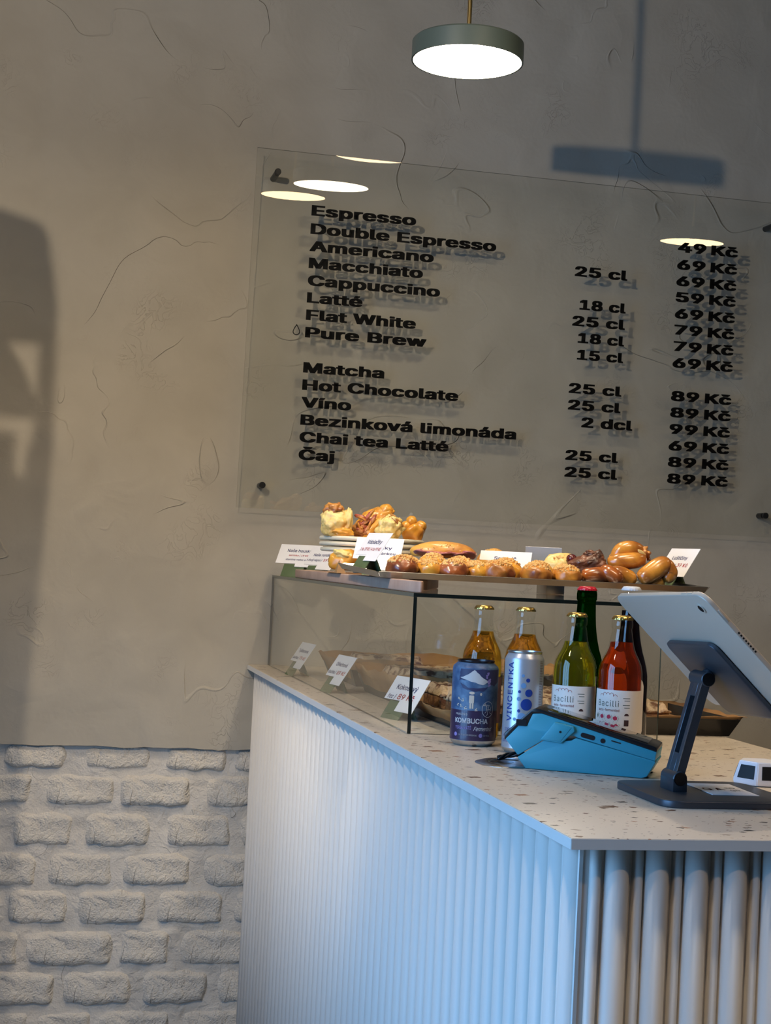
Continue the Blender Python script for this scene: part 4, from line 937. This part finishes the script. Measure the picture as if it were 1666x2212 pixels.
GLZD = bread('dark_braid_crust', (0.42, 0.12, 0.02), (0.13, 0.03, 0.01), 15, 0.38, 0.58, rough=0.22, coat=0.8, bump=(30, 0.15, 0.003))
b_ = tag(empty('braided_bun', (0.4740, -1.2080, tz(-1.208)), 0), 'glossy braided bun lying flat at the tray rim, left one under the top braid', 'bun')
strand(b_, [(-0.050, 0.0, 0.014), (-0.024, -0.004, 0.0175), (0.004, 0.002, 0.018), (0.014, 0.012, 0.012)], 0.0155, GLZD, 1)
strand(b_, [(-0.010, 0.012, 0.014), (-0.004, -0.006, 0.0235), (0.010, -0.014, 0.015), (0.013, -0.012, 0.008)], 0.0145, GLZD, 2)
strand(b_, [(0.000, 0.006, 0.020), (0.020, -0.002, 0.0205), (0.040, 0.002, 0.014), (0.046, 0.006, 0.010)], 0.0165, GLZ, 3)
b_ = tag(empty('braided_bun', (0.5640, -1.2040, tz(-1.204)), 0), 'glossy braided bun leaning at the right end of the tray, beside the green card stand', 'bun')
strand(b_, [(-0.028, -0.004, 0.012), (-0.008, -0.006, 0.026), (0.014, -0.004, 0.040), (0.028, 0.0, 0.036)], 0.0185, GLZ, 4)
strand(b_, [(0.004, 0.010, 0.040), (0.022, -0.004, 0.042), (0.031, -0.006, 0.028), (0.020, -0.006, 0.014)], 0.0135, GLZ, 5)
strand(b_, [(-0.012, 0.010, 0.011), (0.008, 0.006, 0.012), (0.024, 0.002, 0.012)], 0.0125, YELL, 6)
b_ = tag(empty('braided_bun', (0.5250, -1.1700, tz(-1.17) + 0.029), 0), 'glossy golden braided bun lying on top of the two other braided buns', 'bun')
strand(b_, [(-0.037, 0.0, 0.010), (-0.018, -0.010, 0.014), (0.008, -0.014, 0.018), (0.030, -0.008, 0.022)], 0.0155, GLZ, 7)
strand(b_, [(-0.022, 0.006, 0.018), (-0.010, 0.002, 0.036), (0.012, 0.000, 0.040), (0.030, 0.002, 0.032)], 0.0145, GLZ, 8)
strand(b_, [(-0.026, 0.014, 0.012), (0.000, 0.016, 0.026), (0.028, 0.012, 0.026)], 0.0155, GLZ, 9)
blob('torn_end', PUFFB, b_, (0.031, -0.002, 0.030), size=(0.011, 0.012, 0.014), amp=0.5, freq=2.4, seed=41, sub=4, ridg=0.3)
blob('almond_flake', PUFF, b_, (0.021, -0.0190, 0.033), (0.3, 0.5, 0.2), (0.010, 0.0018, 0.0035), amp=0.1, freq=2, seed=3, sub=3)

# stacked oval plates with puff pastries behind
PX, PY = 0.1630, -0.620
for i, lab in enumerate(('lowest of the three cream plates stacked behind the tray', 'middle one of the three cream plates stacked behind the tray', 'topmost cream plate of the stack, carrying the puff pastries')):
    z = HT + (0.062 + 0.0118 * i); r = 0.1120 - (0.003 if i == 0 else 0)
    prof = [(0, 0.0012), (r * 0.62, 0.0012), (r - 0.004, 0.0020), (r - 0.0008, 0.0035), (r, 0.0065), (r - 0.0008, 0.0092), (r - 0.003, 0.0108), (r - 0.007, 0.0100), (r * 0.62, 0.0058), (0, 0.0058)]
    tag(lathe('plate', prof, CERAM, None, 64, loc=(PX, PY, z), angle=50), lab, 'plate', 'cream plates stacked on the case')
tag(lathe('plate_riser', [(0, 0), (0.055, 0), (0.058, 0.004), (0.050, 0.038), (0.054, 0.0425), (0, 0.0425)], CERAM, None, 48, loc=(PX + 0.02, PY, HT + 0.0203), angle=40), 'cream riser bowl standing upside down under the stacked plates', 'bowl')
ZP = HT + 0.062 + 0.0236 + 0.0105
p_ = tag(empty('puff_pastry', (0.0760, -0.660, ZP)), 'pale square puff pastry with browned tip at the left of the plate', 'pastry')
def sq(q, p):
    k = 1.0 / max(abs(p.x), abs(p.z), 0.72) ** 0.45; return Vector((q.x * k, q.y, q.z * k))
blob('pastry', PUFF, p_, (-0.001, 0, 0.0260), size=(0.0300, 0.024, 0.0270), amp=0.22, freq=2.0, seed=50, sub=5, ridg=0.14, fn=sq)
blob('pastry_edge', PUFF, p_, (0.022, -0.004, 0.030), (0, 0.1, 0), (0.0110, 0.018, 0.029), amp=0.30, freq=2.4, seed=57, sub=4, ridg=0.2)
blob('browned_tip', PUFFB, p_, (-0.006, 0.002, 0.0555), size=(0.0190, 0.017, 0.0140), amp=0.40, freq=2.2, seed=51, sub=4, ridg=0.2)
blob('browned_flap', YELL, p_, (0.012, -0.018, 0.0080), size=(0.0230, 0.012, 0.0100), amp=0.28, freq=2.2, seed=52, sub=4)
p_ = tag(empty('bacon_pastry', (0.1580, -0.615, ZP)), 'tall golden pastry filled with dark red bacon, in the middle of the plate', 'pastry')
blob('pastry', YELL, p_, (0.012, 0.008, 0.036), (0, R(-32), 0), (0.042, 0.026, 0.025), amp=0.30, freq=1.6, seed=53, sub=5, ridg=0.16)
blob('pastry_knob', YELL, p_, (0.034, 0.0, 0.0600), size=(0.0150, 0.015, 0.0160), amp=0.12, freq=1.6, seed=54, sub=4)
blob('pastry_fold', YELL, p_, (0.004, -0.0170, 0.0210), (0, R(-48), 0), (0.030, 0.011, 0.0110), amp=0.2, freq=2, seed=55, sub=4)
blob('pastry_base', PUFFB, p_, (-0.018, -0.006, 0.0150), size=(0.0220, 0.020, 0.0170), amp=0.4, freq=2.2, seed=56, sub=4, ridg=0.3)
for i, (x, z, a, s) in enumerate(((-0.026, 0.0440, 0.2, 0.0130), (-0.015, 0.0335, -0.6, 0.0125), (-0.008, 0.0475, -0.9, 0.0135), (-0.022, 0.0270, 0.6, 0.0110), (0.000, 0.0380, -1.0, 0.0140), (-0.026, 0.0150, 0.3, 0.0100), (-0.012, 0.0180, -0.9, 0.0110))):
    blob('bacon_slice', BACON, p_, (x, -0.0215 - 0.0015 * (i % 3), z), (0.2, a, 0.3 * (i % 3 - 1)), (s, 0.0042, 0.0046), amp=0.35, freq=2.5, seed=60 + i, sub=3)
for i, (x, z, a) in enumerate(((-0.004, 0.0520, -0.9), (-0.020, 0.0390, 0.4), (-0.006, 0.0265, -1.3), (-0.028, 0.0215, 1.2))):
    blob('pastry_strip', PUFFB, p_, (x, -0.0255, z), (0.1, a, 0.0), (0.0110, 0.0030, 0.0030), amp=0.3, freq=2.5, seed=80 + i, sub=3)
p_ = tag(empty('puff_pastry', (0.1880, -0.682, ZP)), 'crumbly pale pastry with brown fold, right of the bacon pastry', 'pastry')
blob('pastry', PUFF, p_, (0, 0, 0.0210), (0, R(-12), 0), (0.0260, 0.022, 0.0260), amp=0.30, freq=2.4, seed=70, sub=5, ridg=0.18)
blob('browned_fold', PUFFB, p_, (0.010, -0.006, 0.0360), (0, R(42), 0), (0.0190, 0.012, 0.0080), amp=0.35, freq=2.4, seed=71, sub=4, ridg=0.15)
p_ = tag(empty('butter_pastry', (0.2520, -0.625, ZP - 0.002)), 'rounded yellow glazed pastry at the right rim of the plate', 'pastry')
blob('pastry', YELL, p_, (0, 0, 0.0200), size=(0.0250, 0.024, 0.0230), amp=0.22, freq=1.5, seed=75, sub=5)
for x, z, s in ((-0.006, 0.0420, 0.0125), (0.0150, 0.0330, 0.0120), (-0.018, 0.0300, 0.0120)): blob('pastry_lobe', YELL, p_, (x, -0.006, z), size=(s, s, s), amp=0.15, freq=1.8, seed=int(x * 1e4) + 90, sub=3)

# rolls with parchment left of the tray stands
for i, (x, y, lab) in enumerate(((0.0800, -0.760, 'yellow crumbly roll between the price cards, front one'), (0.1000, -0.700, 'yellow roll behind the front roll between the price cards'))):
    t = tag(empty('bread_roll', (x, y, HT + 0.0220), 0.5 * i), lab, 'roll', 'rolls between the price cards')
    blob('roll', YELL, t, (0, 0, 0.022), size=(0.036, 0.028, 0.0245), amp=0.14, freq=1.8, seed=95 + i, flat=-0.7, ridg=0.12); 
    blob('roll_fold', PUFF, t, (-0.006, -0.014, 0.034), (0, 0.3, 0), (0.022, 0.014, 0.010), amp=0.3, freq=2.2, seed=98 + i, sub=4)
t2 = tag(prism('parchment_sheet', [(-0.012, -0.10), (0.09, -0.10), (0.09, 0.035), (-0.012, 0.035)], 0.0, 0.0008, PARCH, plane='XY', loc=(0.0600, -0.7350, HT + 0.0202)), 'brown parchment under the yellow rolls', 'parchment')
from_pd('parchment_corner', [(-0.012, -0.10, 0.0), (0.006, -0.10, 0.0), (-0.008, -0.098, 0.026), (-0.012, -0.07, 0.0), (-0.0125, -0.101, 0.0), (0.0065, -0.101, 0.0), (-0.0085, -0.099, 0.0265)], [(0, 1, 2), (0, 2, 3), (1, 3, 2), (4, 6, 5)], PARCH, t2)

# ================================================================== PRICE CARDS AND GREEN STANDS
CW, CH = 0.098, 0.064
def stand_and_card(x, y, z, rz, sl, cl, lines, w=CW, h=CH, lean=R(33), dx=0.0, sw_=0.056, lift=0.0, card=True, back=False):
    """the stand is a bent green strip; the card leans in its slot, its right foot hanging in front"""
    hs = 0.030; th = 0.0022; yb = hs * math.tan(lean)
    s = tag(empty('card_stand', (x, y, z), rz), sl, 'card stand', 'green price card stands')
    def leaf(nm, pts): return prism(nm, pts, -sw_ / 2, sw_ / 2, GREEN, s, plane='YZ', bev=0.0006)
    leaf('front_leaf', [(-yb - 0.001, 0.0), (-yb + th, 0.0), (0.0, hs - th), (0.004, hs - th), (0.004, hs), (-0.001, hs)])
    leaf('rear_leaf', [(0.003, hs - th), (0.004, hs), (0.0065, hs), (yb * 0.8 + 0.006, 0.0), (yb * 0.8 + 0.0035, 0.0)])
    c = empty('price_card', (x, y, z), rz); tag(c, cl, 'price card', 'price cards')
    ca, sa = math.cos(lean), math.sin(lean)
    def P(u, v, d=0.0):                       # v runs up along the leaf, d out of it towards the front
        return Vector((u + dx, -yb - 0.0012 + v * sa - d * ca - 0.0004, v * ca + d * sa + 0.0004))
    foot = 0.006 + lift; top = foot + h; mid = hs / ca + 0.0012
    out = [(-w / 2, mid if not back else foot), (0.004 * 1, mid if not back else foot), (0.004, foot), (w / 2, foot), (w / 2, top), (-w / 2, top)] if not back else [(-w / 2, foot), (w / 2, foot), (w / 2, top), (-w / 2, top)]
    if not back: out = [(-w / 2, mid), (-0.002, mid), (-0.002, foot), (w / 2, foot), (w / 2, top), (-w / 2, top)]
    vs = [P(u, v, 0.0010) for u, v in out] + [P(u, v, 0.0002) for u, v in out]; n = len(out)
    from_pd('card', vs, [tuple(range(n)), tuple(range(2 * n - 1, n - 1, -1))] + [(i, (i + 1) % n + 0, (i + 1) % n + n, i + n)[::-1] for i in range(n)], PAPER, c)
    for txt, cap, fv, mat, u, wd_ in lines:
        text_on('lettering', txt, lambda a, b: tuple(P(a, b, 0.0013)), cap, mat, c, x=u, z=foot + fv * h, width=wd_, center=(u == 0), bold=0.02)
    return s, c
stand_and_card(0.0850, -0.120, HT, R(-36), 'green card stand at the rear left corner of the glass top', 'white card reading Naše housky, leftmost on the glass top',
               [('Naše housky', 0.0080, 0.66, NAVY, 0, 0.066), ('semínka / 19 Kč', 0.0050, 0.47, RED, 0, 0.052), ('slanina nebo sýr', 0.0050, 0.28, NAVY, 0, 0.062)], w=0.112, dx=0.004, lift=0.022)
stand_and_card(0.1150, -0.250, HT, R(-60), 'green card stand in front of the leftmost stand on the glass top', 'white card reading Naše rohlíky, second from the left',
               [('Naše rohlíky', 0.0072, 0.58, NAVY, 0, 0.064), ('s dvojí náplní /', 0.0062, 0.36, NAVY, -0.048, 0.055), ('59 Kč', 0.0070, 0.36, RED, 0.012, 0.030)], w=0.104, dx=0.006, lift=0.018)
stand_and_card(0.1300, -0.840, HT + 0.0195, R(-28), 'green card stand half hidden behind the card reading Vdolečky', 'cream card partly hidden behind the card reading Vdolečky',
               [('Rohlíčky', 0.0066, 0.58, NAVY, 0, 0.056), ('s rozmazánkou', 0.0056, 0.38, NAVY, 0, 0.074)], w=0.098, dx=-0.004, lift=0.018)
stand_and_card(0.0700, -1.000, HT + 0.0265, R(-76), 'green card stand at the left end of the steel tray', 'bluish white card reading Vdolečky in front of the plates',
               [('Vdolečky', 0.0090, 0.60, NAVY, 0, 0.060), ('1 ks 39 Kč / 4 ks 99 Kč', 0.0070, 0.36, RED, 0, 0.084)], w=0.100, dx=0.006, lift=0.018)
stand_and_card(0.3220, -1.070, tz(-1.07), R(-28), 'green card stand behind the crumble buns under the sandwich card', 'cream card reading Sandvič between the buns',
               [('Sandvič', 0.0070, 0.66, NAVY, 0, 0.042), ('se šunkou', 0.0055, 0.40, NAVY, 0, 0.044)], w=0.098, h=0.058, lift=-0.006)
stand_and_card(0.4260, -0.985, tz(-0.985), R(160), 'green card stand hidden behind the cherry crumble pastry', 'card turned away showing its blank back, left of the cherry crumble pastry',
               [], w=0.070)
stand_and_card(0.6340, -1.120, HT + 0.0225, R(-80), 'green card stand at the right end of the steel tray', 'white card with red 39 Kč at the right end of the tray',
               [('Luštičiny', 0.0075, 0.60, NAVY, 0, 0.050), ('koláčky /', 0.0066, 0.34, NAVY, -0.045, 0.044), ('39 Kč', 0.0078, 0.34, RED, 0.004, 0.034)], w=0.096, dx=0.006, lift=0.022)
# inside the case
stand_and_card(0.0700, -0.310, 0.0, R(-82), 'green card stand inside the case, farthest from the corner', 'card with red 79 Kč inside the case at the far left',
               [('Tyčborovná', 0.0078, 0.62, NAVY, 0, 0.066), ('buchta /', 0.0070, 0.34, NAVY, -0.044, 0.040), ('79 Kč', 0.0084, 0.34, RED, 0.002, 0.040)], w=0.100, h=0.068, dx=0.004, lift=0.014)
stand_and_card(0.0740, -0.735, 0.0, R(-80), 'green card stand inside the case, middle one of three', 'card reading Ořechová buchta, red 89 Kč, middle one inside the case',
               [('Ořechová', 0.0086, 0.62, NAVY, 0, 0.060), ('buchta /', 0.0074, 0.34, NAVY, -0.044, 0.038), ('89 Kč', 0.0088, 0.34, RED, 0.001, 0.042)], w=0.100, h=0.068, dx=0.004, lift=0.014)
stand_and_card(0.0920, -1.230, 0.0, R(-70), 'green card stand inside the case, nearest to the dark glass corner', 'card reading Kokosový řez crossing the dark glass corner',
               [('Kokosový', 0.0098, 0.62, NAVY, 0, 0.064), ('řez /', 0.0084, 0.34, NAVY, -0.044, 0.024), ('89 Kč', 0.0104, 0.34, RED, -0.014, 0.050)], w=0.104, h=0.068, dx=0.006, lift=0.010)

# ================================================================== CAKES INSIDE THE CASE
CAKE = bread('cake_crumb', (0.34, 0.175, 0.07), (0.12, 0.045, 0.02), 40, 0.40, 0.60, rough=0.7, coat=0.0, bump=(120, 0.8, 0.004))
ICING = bread('streusel_icing', (0.60, 0.44, 0.28), (0.16, 0.07, 0.035), 46, 0.46, 0.58, rough=0.6, coat=0.0, bump=(140, 0.9, 0.004))
def oven_tray(x, y, lx, ly, rz, lab, plab, seed, cakes, ph=0.030, hh=0.038):
    t = tag(empty('black_tray', (x, y, 0.0), rz), lab, 'tray', 'black oven trays inside the case'); f_ = 0.014
    bx('tray_floor', (f_, f_, 0.0003), (lx - f_, ly - f_, 0.0020), TRAYB, t)
    C0 = [(f_, f_), (lx - f_, f_), (lx - f_, ly - f_), (f_, ly - f_)]; C1 = [(0, 0), (lx, 0), (lx, ly), (0, ly)]
    for i in range(4):
        j = (i + 1) % 4; a, b, c, d_ = Vector((*C0[i], 0.0003)), Vector((*C0[j], 0.0003)), Vector((*C1[j], hh)), Vector((*C1[i], hh))
        n = (b - a).cross(d_ - a).normalized() * -0.0012
        from_pd('tray_rim', [a, b, c, d_, a + n, b + n, c + n, d_ + n], [(0, 1, 2, 3), (7, 6, 5, 4), (0, 4, 5, 1), (1, 5, 6, 2), (2, 6, 7, 3), (3, 7, 4, 0)], TRAYB, t)
    p = tag(empty('baking_paper', (x, y, 0.0), rz), plab, 'parchment', 'baking parchments in the trays')
    nx, ny = 44, 22; vs = []; fs = []
    for j in range(ny + 1):
        for i in range(nx + 1):
            a, b = i / nx, j / ny; X, Y = -0.015 + a * (lx + 0.030), 0.006 + b * (ly - 0.012)
            ex = max(0.0, (abs(a - 0.5) - 0.44) / 0.06); ey = max(0.0, (abs(b - 0.5) - 0.40) / 0.10); e_ = min(1.0, max(ex, ey))
            Zz = 0.0045 + e_ * (hh + ph * (0.55 + 0.45 * noise.noise((a * 3.0 + seed, b * 3.0, 0))) - 0.004) + noise.noise((X * 30, Y * 30, seed)) * 0.0035 * (0.3 + e_)
            if a < 0.5: X -= 0.0
            vs.append((X, Y, max(0.0042, Zz)))
    for j in range(ny):
        for i in range(nx): q = j * (nx + 1) + i; fs.append((q, q + 1, q + nx + 2, q + nx + 1))
    o = from_pd('paper', vs, fs, PARCH, p, smooth=True); so = o.modifiers.new('thickness', 'SOLIDIFY'); so.thickness = 0.0006
    k = 0
    for cx, cy, w_, d_, h_, z_, lab_ in cakes:
        k += 1; ca, sa = math.cos(rz), math.sin(rz)
        c = tag(empty('cake_slice', (x + cx * ca - cy * sa, y + cx * sa + cy * ca, z_), rz), lab_, 'cake', 'cake slices inside the case')
        bm = bmesh.new(); box(bm, (-w_ / 2, -d_ / 2, 0.0), (w_ / 2, d_ / 2, h_ * 0.62), 0.004, 2); bmesh.ops.subdivide_edges(bm, edges=bm.edges[:], cuts=3, use_grid_fill=True)
        for v in bm.verts: v.co += Vector([noise.noise(v.co * 60 + Vector((seed * 3 + q, k, 0))) * 0.0028 for q in range(3)])
        from_bm('sponge', bm, CAKE, c, smooth=True)
        bm = bmesh.new(); nx2, ny2 = 16, 10; V = {}
        for s_ in (0, 1):
            for j in range(ny2 + 1):
                for i in range(nx2 + 1):
                    X, Y = -w_ / 2 + w_ * i / nx2, -d_ / 2 + d_ * j / ny2; ed = min(i, nx2 - i, j, ny2 - j)
                    Zz = h_ * 0.60 if s_ == 0 else h_ * (0.80 + (0.12 if ed else -0.14)) + (noise.noise((X * 110 + k, Y * 110, seed)) * 0.0055 + noise.noise((X * 300, Y * 300, k)) * 0.002)
                    V[s_, i, j] = bm.verts.new((X * 1.02, Y * 1.02, Zz))
        for s_ in (0, 1):
            for j in range(ny2):
                for i in range(nx2):
                    q = (V[s_, i, j], V[s_, i + 1, j], V[s_, i + 1, j + 1], V[s_, i, j + 1]); bm.faces.new(q if s_ else q[::-1])
        for i in range(nx2):
            bm.faces.new((V[0, i, 0], V[0, i + 1, 0], V[1, i + 1, 0], V[1, i, 0])); bm.faces.new((V[0, i + 1, ny2], V[0, i, ny2], V[1, i, ny2], V[1, i + 1, ny2]))
        for j in range(ny2):
            bm.faces.new((V[0, 0, j + 1], V[0, 0, j], V[1, 0, j], V[1, 0, j + 1])); bm.faces.new((V[0, nx2, j], V[0, nx2, j + 1], V[1, nx2, j + 1], V[1, nx2, j]))
        from_bm('crumble_layer', bm, ICING, c, smooth=True)
    return t
oven_tray(0.1400, -1.4080, 0.520, 0.300, R(2), 'long black oven tray nearest to the front glass, sticking out at the right', 'brown baking paper in the front black tray, its end curling out at the right', 1,
          [(0.085, 0.085, 0.118, 0.100, 0.052, 0.0085, 'crumbly dark cake slice nearest to the dark glass corner'), (0.215, 0.085, 0.120, 0.100, 0.050, 0.0085, 'cake slice behind the dark blue can'), (0.345, 0.085, 0.118, 0.100, 0.045, 0.0085, 'cake slice behind the lime drink at the front glass'),
           (0.085, 0.210, 0.118, 0.110, 0.056, 0.0085, 'cake slice behind the one nearest to the glass corner'), (0.215, 0.210, 0.120, 0.110, 0.054, 0.0085, 'inner cake slice of the front tray, in the middle of it')], ph=0.006, hh=0.030)
oven_tray(0.1400, -1.0100, 0.460, 0.330, R(1), 'black oven tray in the middle of the case', 'brown baking paper standing up high in the middle black tray', 2,
          [(0.105, 0.085, 0.150, 0.095, 0.062, 0.0085, 'cake slice with pale streusel in the middle tray, front left'), (0.270, 0.085, 0.140, 0.095, 0.060, 0.0085, 'cake slice in the middle tray, front right'), (0.105, 0.200, 0.150, 0.100, 0.058, 0.0085, 'cake slice in the middle tray, rear left')], ph=0.040, hh=0.036)
oven_tray(0.1400, -0.5900, 0.460, 0.330, R(0), 'black oven tray at the wall end of the case', 'brown baking paper in the rear black tray', 3,
          [(0.095, 0.090, 0.150, 0.110, 0.060, 0.0085, 'cake slice in the rear tray close to the side glass')], ph=0.032, hh=0.036)

# ================================================================== added rack left of the view, outlined to cast the shadow on the plaster
rk = tag(empty('shadow_rack', (-0.93, -1.00, -1.05)), 'added unseen dark wooden rack left of the view, shaped to cast the shadow on the plaster', 'rack')
RW = M('dark_rack_wood', (0.06, 0.04, 0.03), 0.5)
prism('side_panel', [(0.236, 0.0), (0.256, 0.0), (0.256, 1.55), (0.272, 1.92), (0.268, 2.10), (0.252, 2.190), (0.240, 2.205), (-0.10, 2.290), (-0.10, 2.05), (0.249, 2.05), (0.249, 1.93), (0.240, 1.90)], -0.010, 0.010, RW, rk, bev=0.002)
prism('shelf_board', [(-0.30, 2.03), (0.215, 2.03), (0.245, 1.985), (0.250, 1.955), (-0.30, 1.965)], -0.012, 0.10, RW, rk)
prism('rear_board', [(-0.30, 1.30), (0.232, 1.30), (0.240, 1.87), (0.224, 1.88), (0.224, 1.93), (-0.30, 1.93)], -0.012, 0.012, RW, rk)
prism('side_panel', [(-0.35, 0.0), (-0.30, 0.0), (-0.30, 2.25), (-0.35, 2.25)], -0.012, 0.10, RW, rk)
prism('shelf_board', [(-0.30, 0.02), (0.24, 0.02), (0.24, 0.06), (-0.30, 0.06)], -0.012, 0.10, RW, rk)

# ------------------------------------------------------------------ lift everything from worktop level to its height above the floor
for o in list(SC.objects):
    if o.parent is None and o.type in ('MESH', 'EMPTY'): o.location.z += Z0
